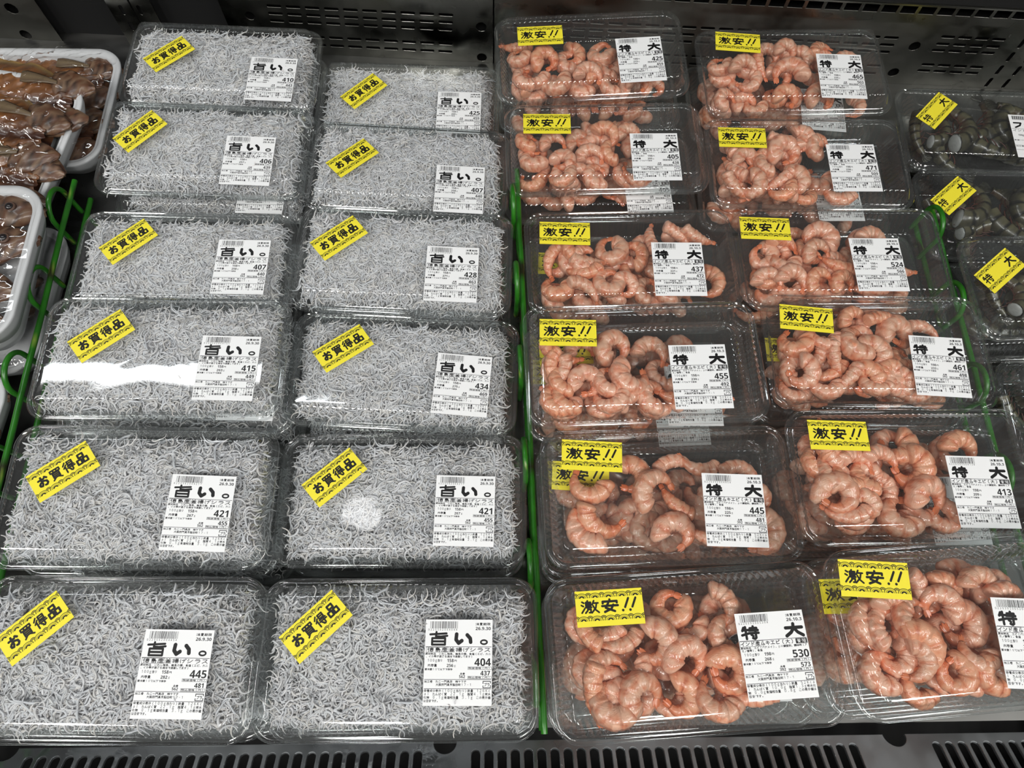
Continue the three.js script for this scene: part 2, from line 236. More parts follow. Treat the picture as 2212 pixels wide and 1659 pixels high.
// ---------- lettering: strokes of each character on a 100 x 100 square, drawn with a round brush ----------
const WATER = '8,12 18,20|4,36 14,44|4,92 20,62|', STEP = '28,6 8,28|32,28 8,52|22,42 22,96|', HAND = '4,28 38,28|24,6 24,90 14,86|4,64 38,52|', TREE = '4,28 44,28|24,6 24,94|22,32 4,68|28,36 42,54|', GRAIN = '38,6 10,14|4,32 44,32|24,14 24,94|22,36 4,66|28,40 42,56|', BIRD = '62,6 52,34|55,26 55,94|55,26 95,26|76,12 76,88|57,46 92,46|57,66 92,66|55,88 97,88', MOON = '10,8 10,60 4,94|10,8 33,8 33,92 25,90|10,34 33,34|10,58 33,58|', MOUND = '10,8 10,94|10,8 36,8 24,36 38,56 30,70 14,66|', MAN = '28,6 6,50|20,34 20,94|';
const GLYPH = {
  'お': '18,28 62,28|42,8 42,70 34,84 20,80 18,66 30,54 56,46 78,56 82,74 70,88 58,86|72,16 86,30', '買': '12,8 88,8 88,28 12,28 12,8|37,8 37,28|63,8 63,28|24,36 76,36 76,78 24,78 24,36|24,50 76,50|24,64 76,64|36,80 14,96|62,80 88,96',
  '得': STEP + '46,8 84,8 84,40 46,40 46,8|46,24 84,24|40,50 92,50|36,64 96,64|74,50 74,90 66,96 56,90|48,74 58,84', '品': '30,8 70,8 70,38 30,38 30,8|8,54 42,54 42,92 8,92 8,54|58,54 92,54 92,92 58,92 58,54',
  '激': WATER + '38,4 34,14|28,16 54,16 54,42 28,42 28,16|28,29 54,29|42,44 42,54|24,54 58,54|38,56 36,76 24,94|38,68 54,68 52,92 44,92|72,6 62,34|66,24 94,24|86,24 80,60 58,94|66,42 76,70 96,94', '安': '50,4 50,14|12,30 12,18 88,18 88,30|42,28 26,64 74,92|68,44 56,74 20,94|8,50 92,50',
  '特': '18,12 10,34|12,30 44,30|28,8 28,94|6,66 44,54|52,18 88,18|70,6 70,34|46,34 94,34|46,54 96,54|80,40 80,88 72,96 62,90|56,64 66,76', '大': '8,34 92,34|50,6 48,40 34,68 8,94|52,40 68,70 94,94', '旨': '38,2 36,34 60,36 92,30|8,20 88,12|18,48 82,48 82,96 18,96 18,48|18,72 82,72', 'い': '20,16 18,58 30,84 44,66|68,22 82,48 84,76',
  '徳': STEP + '44,16 96,16|70,4 70,26|48,28 92,28 92,46 48,46 48,28|62,28 62,46|78,28 78,46|44,54 96,54|46,66 42,84|56,62 56,90 80,90 84,80|68,62 72,72|84,64 92,78', '島': '50,2 44,10|26,12 26,56|26,12 76,12 76,36 26,36|26,24 76,24|26,48 92,48|26,58 88,58 86,92 76,94|44,64 44,86|26,70 26,86 62,86 62,70', '産': '50,2 50,12|18,14 84,14|36,18 42,28|66,18 58,28|14,32 90,32|14,32 14,60 6,94|36,40 28,54|30,50 86,50|56,38 56,92|32,70 82,70|22,92 94,92',
  '釜': '30,4 16,22|64,4 84,22|68,14 46,38 12,52|30,16 56,36 90,52|26,54 76,54|18,68 84,68|50,44 50,92|30,76 36,88|70,76 64,88|10,94 92,94', '揚': HAND + '50,6 88,6 88,36 50,36 50,6|50,21 88,21|42,46 96,46|56,48 40,72|52,60 92,60 88,90 78,92|66,62 46,92|80,62 62,94', 'げ': '18,14 12,50 20,90|36,36 84,34|66,14 68,60 50,92|82,8 88,18|92,4 98,14',
  'シ': '16,14 32,24|10,40 26,50|12,88 50,72 88,26', 'ラ': '22,12 78,12|12,36 86,36 76,66 36,94', 'ス': '16,16 80,16 60,54 12,90|54,56 88,90', 'イ': '84,8 50,42 10,60|54,38 54,94', 'ン': '12,18 36,32|12,86 54,70 88,26', 'ド': '32,8 32,92|32,40 76,60|64,14 72,28|80,8 88,22', 'ム': '48,8 18,82 86,74|66,52 90,92', 'キ': '14,34 84,26|10,62 90,54|42,6 60,94', 'エ': '16,18 84,18|50,18 50,82|8,82 92,82', 'ビ': '22,10 22,80 34,88 82,86|80,28 24,46|72,6 78,18|88,2 94,14', '（': '70,4 50,30 50,70 70,96', '）': '30,4 50,30 50,70 30,96',
  '養': '32,2 38,12|68,2 62,12|12,16 88,16|20,28 80,28|50,14 50,40|6,40 94,40|50,42 16,64|50,42 86,64|34,56 66,56 66,72 34,72 34,94 50,90|34,64 66,64|74,76 50,84|52,74 88,96', '殖': '6,10 44,10|26,10 6,50|14,28 40,28 32,62 8,94|14,42 24,54|50,14 96,14|72,4 70,26|56,28 88,28 88,80 56,80 56,28|56,46 88,46|56,62 88,62|48,34 48,92 96,92', '消': WATER + '66,4 66,32|44,10 52,26|90,8 80,26|44,36 44,94|44,36 90,36 90,92 80,92|44,54 90,54|44,72 90,72',
  '費': '20,6 80,6 80,18 20,18 20,30 88,30 86,42|40,2 40,24 20,44|60,2 60,44|28,46 72,46 72,84 28,84 28,46|28,58 72,58|28,70 72,70|36,86 14,98|62,86 88,98', '期': '6,18 52,18|16,6 16,70|42,6 42,70|16,36 42,36|16,52 42,52|4,70 54,70|18,76 6,94|38,76 50,90|64,10 64,60 56,94|64,10 92,10 92,92 82,90|64,34 92,34|64,56 92,56', '限': MOUND + '48,8 88,8 88,44 48,44|48,26 88,26|48,8 48,92 68,80|66,46 94,92|88,54 72,66',
  '原': '12,8 92,8|14,8 14,50 4,92|56,10 50,20|30,24 80,24 80,56 30,56 30,24|30,40 80,40|55,56 55,92|36,66 24,84|72,66 88,84', '材': TREE + '52,30 96,30|80,6 80,92 68,88|78,34 50,76', '料': '6,12 12,28|44,10 36,28|4,38 48,38|26,6 26,94|24,42 4,74|28,44 46,64|60,16 70,26|56,38 68,48|52,66 98,58|84,6 84,94', '名': '40,4 12,44|34,18 76,18 52,54 8,80|26,36 46,52|38,58 84,58 84,92 38,92 38,58', 'わ': '26,6 26,94|8,28 40,28 10,72|22,52 60,32 86,46 84,72 60,90', 'し': '26,8 26,72 40,90 66,84 84,62', '稚': GRAIN + BIRD,
  '魚': '40,2 14,28|34,10 66,10 54,24|22,26 80,26 80,66 22,66 22,26|22,46 80,46|50,26 50,66|18,76 10,94|38,78 40,92|60,78 64,92|80,76 92,94', '介': '50,4 8,46|50,4 92,46|36,40 34,70 18,94|66,40 66,94', '類': '8,16 50,16|28,4 28,44|26,20 8,40|30,20 48,36|6,58 52,58|30,46 26,68 6,94|30,62 50,90|56,8 96,8|60,20 92,20 92,72 60,72 60,20|60,38 92,38|60,54 92,54|66,76 54,94|84,76 96,94', '雑': '6,18 40,18 38,40 48,40|24,4 22,30 6,44|6,56 46,56|26,44 26,94|24,58 6,82|28,58 46,76|' + BIRD, '食': '50,4 8,40|50,4 92,40|50,20 50,32|28,36 72,36 72,66 28,66|28,50 72,50|28,36 28,92 50,84|80,70 60,78|48,68 88,94', '塩': '4,34 40,34|22,8 22,78|2,82 40,72|56,6 46,24|52,16 94,16|56,26 88,26 88,46 56,46 56,26|50,56 92,56 92,90 50,90 50,56|64,56 64,90|78,56 78,90|40,92 98,92',
  'カ': '14,30 82,30 78,82 62,88|46,6 42,50 14,92', 'ニ': '20,24 80,24|8,80 92,80', '等': '20,2 10,16|16,10 44,10|58,2 50,16|56,10 92,10|50,18 50,42|16,28 84,28|6,42 94,42|12,58 90,58|70,46 70,90 58,94|28,68 40,82', 'が': '8,32 58,28 54,80 40,88|34,8 10,88|70,26 84,56|72,6 80,18|88,2 96,14', '混': WATER + '38,8 86,8 86,42 38,42 38,8|38,25 86,25|34,50 34,92 58,84|36,66 56,66|92,54 66,64|66,48 66,88 94,88 94,78', 'ざ': '10,26 80,22|40,6 66,50|20,60 26,84 70,88|74,4 80,14|88,2 94,12', 'る': '24,12 74,12 20,58 56,44 84,60 76,86 46,92 36,80 56,74',
  '漁': WATER + '56,4 38,28|52,12 80,12|42,28 92,28 92,66 42,66 42,28|42,46 92,46|66,28 66,66|38,78 34,94|54,78 56,92|72,78 76,92|88,78 96,94', '法': WATER + '40,26 90,26|66,6 66,52|32,52 96,52|60,54 42,88 88,84|78,68 94,94', 'で': '8,22 90,16 58,40 54,66 80,90|70,48 78,60|86,42 94,54', '獲': '30,8 10,36|10,12 30,40 26,92 14,88|28,50 6,70|38,14 94,14|52,4 52,22|80,4 80,22|46,38 46,64|46,36 92,36|68,30 68,64|48,50 90,50|46,64 94,64|46,74 88,74 44,96|52,78 92,96', 'て': '8,18 92,14 54,36 48,66 74,90', 'ま': '16,22 84,22|18,44 82,44|50,6 50,76 34,90 16,80 34,68 60,74 84,90', 'す': '6,26 94,26|56,6 56,60 40,70 32,56 46,44 56,54 54,76 34,96',
  '当': '50,4 50,34|22,12 32,28|78,12 68,28|14,38 84,38 84,90 14,90|18,64 84,64', 'り': '26,10 22,44 30,58|72,8 74,54 46,92', '円': '12,10 12,94|12,10 88,10 88,92 74,92|50,10 50,48|12,48 88,48', '内': '12,22 12,94|12,22 88,22 88,92 74,92|50,4 48,40 26,72|50,40 72,66', '容': '50,2 50,12|10,28 10,14 90,14 90,28|36,22 16,38|62,22 84,38|50,32 8,66|50,32 92,66|30,66 72,66 72,94 30,94 30,66', '量': '24,4 76,4 76,28 24,28 24,4|24,16 76,16|6,38 94,38|22,46 78,46 78,72 22,72 22,46|22,59 78,59|50,46 50,94|18,83 84,83|6,95 94,95', '要': '8,8 92,8|16,20 84,20 84,44 16,44 16,20|38,8 38,44|62,8 62,44|46,48 28,72 78,94|6,60 94,60|70,62 54,84 12,96', '冷': '6,16 18,30|4,86 22,58|60,4 28,40|60,4 96,40|46,42 76,42|36,58 84,58 78,80|60,58 60,96',
  '蔵': '6,12 94,12|32,2 32,22|66,2 66,22|14,28 92,28|14,28 14,60 4,94|66,20 72,60 94,92|88,44 62,90|26,40 26,90 58,90|26,40 58,40|28,54 56,54 56,72 28,72|42,72 42,90|80,16 88,24', '以': '18,14 18,78 44,64|38,24 48,42|78,10 74,50 42,92|68,62 94,92', '下': '6,12 94,12|48,12 48,94|54,34 82,56', '保': MAN + '42,10 86,10 86,36 42,36 42,10|34,52 98,52|64,38 64,94|62,54 34,86|66,54 96,86', '存': '6,20 94,20|40,4 8,60|26,44 26,94|46,38 82,38 66,52|66,52 66,88 52,92|38,62 96,62', '税': GRAIN + '56,6 64,20|88,6 78,20|54,26 90,26 90,50 54,50 54,26|64,52 60,76 44,94|78,52 78,88 98,88 98,76', '抜': HAND + '44,26 96,26|64,6 60,50 40,92|56,44 86,44 72,74 50,94|58,52 72,72 96,92|80,8 90,18',
  '価': MAN + '36,14 96,14|40,32 92,32 92,90 40,90 40,32|58,14 58,90|76,14 76,90', '格': TREE + '64,4 46,36|58,18 86,18 44,60|56,26 96,58|52,62 86,62 86,92 52,92 52,62', '込': '10,10 22,22|6,42 24,42 22,74 6,90|22,74 44,90 96,92|54,10 66,18 36,74|62,16 70,50 94,74', '番': '78,4 18,14|50,10 50,48|8,30 92,30|28,16 34,28|72,12 64,28|46,32 8,52|54,32 92,52|22,54 78,54 78,94 22,94 22,54|22,74 78,74|50,54 50,94', '加': '6,30 46,30 44,84 32,88|24,6 22,50 4,92|60,22 92,22 92,86 60,86 60,22', '工': '12,16 88,16|50,16 50,84|6,84 94,84', '者': '20,16 76,16|48,4 48,36|6,36 94,36|86,10 4,66|32,48 78,48 78,94 32,94 32,48|32,70 78,70', 'た': '8,26 60,24|38,6 12,92|54,46 88,44|50,70 58,86 92,86', 'こ': '18,18 78,18|14,62 22,84 84,84', '一': '8,50 92,50',
  '門': '10,8 10,94|10,8 40,8 40,38 10,38|10,23 40,23|60,8 90,8 90,92 80,92|60,8 60,38 90,38|60,23 90,23', '真': '16,12 84,12|50,2 50,20|26,22 74,22 74,70 26,70 26,22|26,38 74,38|26,54 74,54|6,76 94,76|36,80 14,96|64,80 86,96', '店': '52,2 52,14|14,14 92,14|14,14 14,50 4,94|54,24 54,58|54,40 90,40|30,58 86,58 86,92 30,92 30,58', '株': TREE + '60,12 52,34|54,26 92,26|46,48 98,48|74,6 74,94|72,50 46,84|76,50 98,84', 'ヤ': '8,36 88,26 66,54|34,8 54,94', 'マ': '10,16 88,16 46,66|34,50 62,86', 'タ': '44,4 10,50|36,18 82,18 62,58 18,94|30,42 58,62', '阪': MOUND + '50,10 94,10|50,10 50,50 40,94|54,36 88,36 70,72 48,94|56,42 72,70 96,92', '府': '52,2 52,12|12,12 94,12|12,12 12,50 4,94|40,22 24,54|32,44 32,94|46,38 96,38|80,22 80,90 68,94|54,54 62,68', '市': '50,2 50,16|8,18 92,18|50,18 50,94|22,36 22,80|22,36 78,36 78,78 68,78', '脇': MOON + '48,22 88,22 86,40|66,6 50,46|42,62 62,62 60,92|52,50 40,94|72,62 94,62 92,92|82,50 70,94',
  '田': '12,14 88,14 88,88 12,88 12,14|50,14 50,88|12,50 88,50', '町': '6,14 54,14 54,78 6,78 6,14|30,14 30,78|6,46 54,46|60,20 98,20|80,20 80,90 66,90', '栄': '50,4 50,22|20,6 30,22|80,6 70,22|8,40 8,28 92,28 92,40|8,54 92,54|50,36 50,94|46,56 10,84|54,56 90,84', '成': '14,24 92,24|14,24 14,60 4,94|16,46 46,46 44,74 32,74|56,6 64,60 94,92|84,42 54,88|74,6 84,16', '分': '38,4 6,44|60,4 94,44|24,50 76,50 70,88 56,92|46,50 18,94', '表': '12,14 88,14|18,28 82,28|6,44 94,44|50,4 50,44|46,46 8,70|30,58 30,92 54,82|80,54 56,66|48,50 92,94', '示': '20,12 80,12|6,36 94,36|50,36 50,90 36,90|26,52 10,80|72,52 90,78', '熱': '6,16 44,16|26,4 26,40|6,28 46,28|6,52 46,52|26,40 24,66|4,70 48,64|54,22 84,22 86,60 96,60|68,4 66,40 52,64|12,78 6,94|34,78 36,92|60,78 64,92|82,76 94,94', 'ん': '44,6 8,92 30,54 48,56 50,84 66,90 90,62', 'ぱ': '14,12 10,60 16,92|36,34 84,34|64,14 64,78 46,88 36,76 52,68 86,84|88,10 94,16 88,22 82,16 88,10', 'く': '66,6 22,50 68,94',
  '質': '10,10 44,6|14,10 6,40|14,22 46,22|32,22 32,40|56,10 90,6|60,10 54,40|60,22 94,22|78,22 78,40|26,44 74,44 74,82 26,82 26,44|26,56 74,56|26,69 74,69|36,84 14,98|64,84 86,98', '脂': MOON + '50,8 50,40 92,40|88,10 52,24|50,52 90,52 90,94 50,94 50,52|50,72 90,72', '炭': '50,2 50,22|18,8 18,22 82,22 82,8|8,36 92,36|22,36 6,70|30,50 38,64|80,48 68,62|54,42 50,70 22,94|52,64 90,94', '水': '50,4 50,90 36,88|8,32 40,32 8,80|84,20 58,44|54,38 94,84', '化': '34,6 6,52|22,34 22,94|54,8 54,84 92,84 92,70|90,26 54,48', '物': '14,14 6,36|10,30 44,30|28,8 28,94|4,68 44,54|60,6 46,44|54,26 94,26 88,86 76,90|68,28 46,72|82,28 54,92', '相': TREE + '56,10 92,10 92,92 56,92 56,10|56,36 92,36|56,64 92,64', 'の': '54,16 42,74 22,82 10,56 24,28 54,16 86,34 88,62 62,90', '値': MAN + '36,16 96,16|66,4 64,26|48,28 88,28 88,80 48,80 48,28|48,46 88,46|48,62 88,62|36,34 36,92 98,92', 'は': '14,12 10,60 16,92|36,32 92,32|66,10 66,78 48,88 36,76 52,68 90,86', '目': '22,8 78,8 78,92 22,92 22,8|22,36 78,36|22,64 78,64',
  'プ': '14,20 80,20 66,62 26,94|90,6 96,14 88,18 84,10 90,6', 'バ': '34,24 8,80|60,20 92,80|72,6 80,18|88,2 96,14', 'ナ': '8,32 92,32|54,6 50,50 24,94', 'メ': '76,8 52,54 12,92|26,34 82,78', '調': '8,12 44,12|4,28 48,28|10,44 42,44|10,58 42,58|10,72 42,72 42,92 10,92 10,72|56,8 56,60 48,94|56,8 96,8 96,92 88,90|64,26 88,26|76,16 76,44|62,44 90,44|64,58 88,58 88,78 64,78 64,58', '整': '6,12 50,12|12,22 44,22 44,36 12,36 12,22|28,4 28,50|66,4 58,24|60,16 96,16|86,16 56,48|64,24 94,48|12,58 88,58|50,58 50,92|50,74 80,74|26,70 26,92|6,93 94,93', '剤': '30,2 30,14|6,16 56,16|12,22 50,50|48,22 8,50|16,52 14,70 4,94|44,52 44,94|16,66 44,66|70,14 70,70|92,6 92,90 80,90', '味': '6,22 30,22 30,74 6,74 6,22|44,26 90,26|38,50 96,50|67,6 67,94|64,52 38,86|70,52 96,84', 'ミ': '22,10 78,22|20,38 74,52|14,68 82,90', 'ノ': '80,10 60,56 14,92', '酸': '6,10 50,10|12,26 46,26 46,92 12,92 12,26|24,10 22,50|36,10 36,48|12,72 46,72|68,6 56,26 90,22|80,12 94,28|66,34 54,50|82,34 94,46|70,44 54,68|62,54 90,54 54,94|62,64 94,92', 'ア': '10,14 88,14 58,46|48,30 44,64 22,92', 'フ': '14,20 82,20 70,60 24,94', '、': '12,70 30,90', '。': '16,76 26,68 36,78 26,90 16,76', '・': '48,50 52,50', '度': '8,14 16,6 24,14 16,22 8,14|92,26 66,16 44,34 44,70 66,90 92,80',
};
const strokesOf = {};
for (const [c, s] of Object.entries(GLYPH)) strokesOf[c] = s.split('|').filter(Boolean).map((q) => q.trim().split(' ').map((p) => p.split(',').map(Number)));
function glyph(ctx, c, x, y, w, h, pen, bold) {
  if (c === '　' || c === ' ') return;
  const s = strokesOf[c];
  if (!s) { // figures and Latin letters
    ctx.save(); ctx.font = (bold ? 'bold ' : '') + '100px sans-serif'; ctx.textAlign = 'center'; ctx.textBaseline = 'alphabetic';
    const m = ctx.measureText(c).width; ctx.translate(x + w / 2, y + h * 0.9); ctx.scale(Math.min(w / Math.max(m, 40), h / 78) / 1.0, h / 78); ctx.fillText(c, 0, 0); ctx.restore(); return;
  }
  ctx.lineWidth = pen; ctx.lineCap = 'round'; ctx.lineJoin = 'round';
  for (const line of s) { ctx.beginPath(); line.forEach(([a, b], i) => { const X = x + a / 100 * w, Y = y + b / 100 * h; i ? ctx.lineTo(X, Y) : ctx.moveTo(X, Y); }); ctx.stroke(); }
}
function write(ctx, text, x, y, w, h, pen, bold) { const n = [...text], cw = w / n.length; n.forEach((c, i) => glyph(ctx, c, x + i * cw + cw * 0.04, y, cw * 0.92, h, pen, bold)); }
function figures(ctx, text, x1, y, h, width) { // bold figures ending at x1
  ctx.save(); ctx.font = 'bold 100px sans-serif'; ctx.textAlign = 'right'; ctx.textBaseline = 'alphabetic';
  const m = ctx.measureText(text).width; ctx.translate(x1, y + h); ctx.scale(width ? width / m : h / 72, h / 72); ctx.fillText(text, 0, 0); ctx.restore();
}
function toTexture(cv) { const t = new THREE.CanvasTexture(cv); t.colorSpace = THREE.SRGBColorSpace; t.anisotropy = 8; return t; }

function priceLabel(kind, price, taxed, grams, code) { // 48 x 57 mm, 9 dots per mm
  const W = 432, H = 513, cv = document.createElement('canvas'); cv.width = W; cv.height = H; const c = cv.getContext('2d');
  c.fillStyle = '#f6f7f8'; c.fillRect(0, 0, W, H); c.fillStyle = c.strokeStyle = '#0c0c0e';
  const X = (f) => f * W, Y = (f) => f * H, white = kind === 'whitebait';
  const digits = '0220' + code + '0' + String(price).padStart(4, '0') + (price % 9);
  let x = X(0.07); for (let i = 0; x < X(0.49); i++) { const b = 1.3 + ((digits.charCodeAt(i % digits.length) * 7 + i * 5) % 4) * 1.1; if (i % 2 === 0) c.fillRect(x, Y(0.022), b, Y(0.085)); x += b + (i % 2 ? 0 : 0.6); }
  [...digits].forEach((d, i) => glyph(c, d, X(0.035 + i * 0.0345), Y(0.11), X(0.028), Y(0.024), 1));
  write(c, '消費期限', X(0.745), Y(0.038), X(0.225), Y(0.033), 2);
  figures(c, white ? '26.9.30' : '26.10.3', X(0.975), Y(0.086), Y(0.038), X(0.23));
  if (white) {
    glyph(c, '旨', X(0.05), Y(0.147), X(0.30), Y(0.158), 13); glyph(c, 'い', X(0.40), Y(0.15), X(0.33), Y(0.155), 23);
    c.lineWidth = 10; c.beginPath(); c.ellipse(X(0.875), Y(0.268), 20, 12, 0, 0, 7); c.stroke();
  } else { glyph(c, '特', X(0.05), Y(0.15), X(0.27), Y(0.16), 15); glyph(c, '大', X(0.69), Y(0.15), X(0.28), Y(0.155), 20); }
  const rule = (f) => c.fillRect(X(0.012), Y(f), X(0.976), 2.4); rule(0.322); rule(0.70); rule(0.805);
  if (white) { write(c, '徳島産釜揚げシラス', X(0.03), Y(0.332), X(0.95), Y(0.053), 3.2); c.lineWidth = 1.6; c.strokeRect(X(0.022), Y(0.33), X(0.325), Y(0.058)); } else {
    write(c, 'インド産ムキエビ（大）', X(0.015), Y(0.332), X(0.80), Y(0.052), 3.2); c.fillRect(X(0.825), Y(0.33), X(0.165), Y(0.058)); c.strokeStyle = '#f6f7f8'; write(c, '養殖', X(0.835), Y(0.335), X(0.145), Y(0.048), 2); c.strokeStyle = '#0c0c0e'; c.lineWidth = 1.6; c.strokeRect(X(0.008), Y(0.328), X(0.345), Y(0.062));
  }
  write(c, white ? '原材料名　いわし稚魚、雑魚介類、食塩（エビ、カニ' : '原材料名　エビ（バナメイ）、ｐＨ調整剤、調味料（ア'.replace('ｐＨ', 'pH'), X(0.01), Y(0.394), X(0.97), Y(0.027), 1.7);
  write(c, white ? '、イカ等が混ざる漁法で漁獲してます）' : 'ミノ酸等）、食塩', X(0.02), Y(0.424), X(white ? 0.70 : 0.30), Y(0.027), 1.7);
  write(c, '100g当り', X(0.04), Y(0.468), X(0.23), Y(0.032), 2); figures(c, white ? '158' : '198', X(0.435), Y(0.465), Y(0.037), X(0.10)); glyph(c, '円', X(0.44), Y(0.475), X(0.04), Y(0.025), 1.6);
  write(c, '内容量', X(0.05), Y(0.525), X(0.14), Y(0.031), 2); figures(c, String(grams), X(0.43), Y(0.523), Y(0.036), X(0.10)); glyph(c, 'g', X(0.44), Y(0.53), X(0.025), Y(0.026), 1);
  write(c, '要冷蔵10度以下で保存', X(0.01), Y(0.574), X(0.41), Y(0.025), 1.6);
  figures(c, String(price), X(0.985), Y(0.458), Y(0.088), X(0.245)); figures(c, String(taxed), X(0.975), Y(0.603), Y(0.052), X(0.145));
  const boxed = (t, y) => { c.lineWidth = 1.4; c.strokeRect(X(0.645), Y(y), X(0.345), Y(0.03)); write(c, t, X(0.65), Y(y + 0.004), X(0.335), Y(0.022), 1.5); };
  boxed('税抜価格（円）', 0.557); boxed('税込価格（円）', 0.664);
  write(c, '品番', X(0.53), Y(0.625), X(0.075), Y(0.022), 1.5); figures(c, code, X(0.607), Y(0.655), Y(0.032), X(0.09));
  write(c, '加工者　たこ一門真店　株ヤマタ', X(0.01), Y(0.712), X(0.62), Y(0.028), 1.8); write(c, '大阪府門真市脇田町17-1', X(0.18), Y(0.747), X(0.53), Y(0.03), 1.8);
  c.lineWidth = 4; c.strokeRect(X(0.872), Y(0.722), X(0.108), Y(0.074)); c.fillStyle = '#f6f7f8'; c.fillRect(X(0.86), Y(0.75), X(0.03), Y(0.02)); c.fillRect(X(0.965), Y(0.745), X(0.03), Y(0.02)); c.fillStyle = '#0c0c0e'; write(c, 'プラ', X(0.885), Y(0.74), X(0.085), Y(0.04), 2.6);
  const n = white ? ['栄養成分表示（100g当たり）熱量　126Kc', 'al　たんぱく質　22.1g　脂質4.1g炭水', '化物　0.1g食塩相当量　3.1g　この表示値', 'は目安です。'] : ['栄養成分表示（100g当たり）熱量　52Kca', 'l　たんぱく質　10.0g　脂質1.3g炭水化', '物　0.0g食塩相当量　0.8g　この表示値は', '目安です。'];
  n.forEach((t, i) => write(c, t, X(0.01), Y(0.815 + i * 0.038), X(i === 3 ? 0.23 : 0.975), Y(0.032), 1.8));
  return toTexture(cv);
}
function bargainSticker(text) { // 48 x 24.5 mm
  const W = 480, H = 245, cv = document.createElement('canvas'); cv.width = W; cv.height = H; const c = cv.getContext('2d');
  c.fillStyle = '#f7e83a'; c.fillRect(0, 0, W, H);
  const wave = (x, y, r) => { for (const [f, col] of [[1, '#6f6a14'], [0.9, '#a79f22'], [0.8, '#f7e83a'], [0.68, '#8a8318'], [0.56, '#f7e83a'], [0.46, '#0d0d0d'], [0.2, '#f7e83a']]) { c.fillStyle = col; c.beginPath(); c.ellipse(x, y, r * f, r * f * 0.78, 0, Math.PI, 2 * Math.PI); c.fill(); } };
  const fan = (x, y, r) => { for (const [f, col] of [[1, '#f7e83a'], [0.92, '#0d0d0d'], [0.66, '#f7e83a'], [0.5, '#0d0d0d'], [0.22, '#f7e83a']]) { c.fillStyle = col; c.beginPath(); c.ellipse(x, y, r * f, r * f * 0.8, 0, Math.PI, 2 * Math.PI); c.fill(); } };
  for (const y0 of [8, 165]) {
    c.save(); c.beginPath(); c.rect(0, y0, W, 42); c.clip();
    for (let i = 0; i <= 5; i++) fan(i * 96, y0 + 24, 24);
    for (let i = 0; i < 5; i++) wave(48 + i * 96, y0 + 42, 45);
    c.restore();
  }
  c.strokeStyle = c.fillStyle = '#0b0b0c';
  if (text === '激安') {
    glyph(c, '激', 36, 64, 132, 92, 12); glyph(c, '安', 178, 64, 132, 92, 16);
    for (const x of [360, 412]) { c.lineWidth = 15; c.lineCap = 'round'; c.beginPath(); c.moveTo(x + 18, 66); c.lineTo(x - 10, 126); c.stroke(); c.beginPath(); c.arc(x - 26, 146, 9, 0, 7); c.fill(); }
  } else if (text === 'お買得品') [...text].forEach((g, i) => glyph(c, g, 42 + i * 102, 64, 92, 92, i === 0 ? 16 : i === 3 ? 15 : 12));
  else { glyph(c, '特', 26, 62, 104, 96, 11); glyph(c, '大', 340, 62, 112, 96, 16); }
  return toTexture(cv);
}
const printed = (t) => new THREE.MeshStandardMaterial({ map: t, roughness: 0.55 });

// ---------- clear packs ----------
const PW = 0.205, PD = 0.1124, PR = 0.018, PITCH = 0.040;
const outline = (() => { // points and outward normals round the flange, ribs counted along the straight sides
  const pts = [], seg = (x0, z0, x1, z1, nx, nz) => { const L = Math.hypot(x1 - x0, z1 - z0), ribs = Math.round(L / 0.0055), n = ribs * 4; for (let i = 0; i < n; i++) { const t = i / n; pts.push([lerp(x0, x1, t), lerp(z0, z1, t), nx, nz, Math.cos(2 * Math.PI * i / 4) * sstep(Math.min(t, 1 - t) * L, 0.0, 0.004)]); } };
  const arc = (cx, cz, a0) => { for (let i = 0; i < 10; i++) { const a = a0 + (i + 0.5) / 10 * Math.PI / 2; pts.push([cx + Math.cos(a) * PR, cz + Math.sin(a) * PR, Math.cos(a), Math.sin(a), 0]); } };
  const X = PW / 2, Z = PD / 2;
  seg(-X + PR, -Z, X - PR, -Z, 0, -1); arc(X - PR, -Z + PR, -Math.PI / 2);
  seg(X, -Z + PR, X, Z - PR, 1, 0); arc(X - PR, Z - PR, 0);
  seg(X - PR, Z, -X + PR, Z, 0, 1); arc(-X + PR, Z - PR, Math.PI / 2);
  seg(-X, Z - PR, -X, -Z + PR, -1, 0); arc(-X + PR, -Z + PR, Math.PI);
  return pts;
})();
function shell(profile, core) { // profile: [inset, y, rib]; core: shrinking rings [scale, y]
  const rings = profile.map(([inset, y, rib]) => outline.map(([x, z, nx, nz, k]) => { const d = inset + rib * k; return [x - nx * d, y + rib * k * 0.6, z - nz * d]; }));
  const last = rings[rings.length - 1];
  for (const [f, y, b] of core) rings.push(last.map(([x, , z]) => [x * f, y + (b || 0) * noise3(x * f * 22, z * f * 22, y * 900), z * f]));
  return ringsGeometry(rings, { capEnd: true });
}
const lidGeo = shell([[0, 0.0215, 0], [0, 0.0250, 0], [0.0008, 0.0258, 0], [0.0016, 0.0258, 0], [0.0023, 0.0248, 0], [0.0031, 0.0248, 0], [0.0038, 0.0264, 0], [0.0050, 0.0266, 0], [0.0057, 0.0275, 0], [0.0064, 0.0290, 0.0012], [0.0082, 0.0325, 0.0014], [0.0098, 0.0354, 0.0014], [0.0112, 0.0377, 0.0011], [0.0124, 0.0391, 0.0003], [0.0138, 0.0398, 0], [0.0155, 0.0400, 0]],
  [[0.93, 0.0400, 0.00006], [0.8, 0.0400, 0.0001], [0.6, 0.0400, 0.0001], [0.35, 0.0400, 0.0001], [0.12, 0.0400, 0.0001]]);
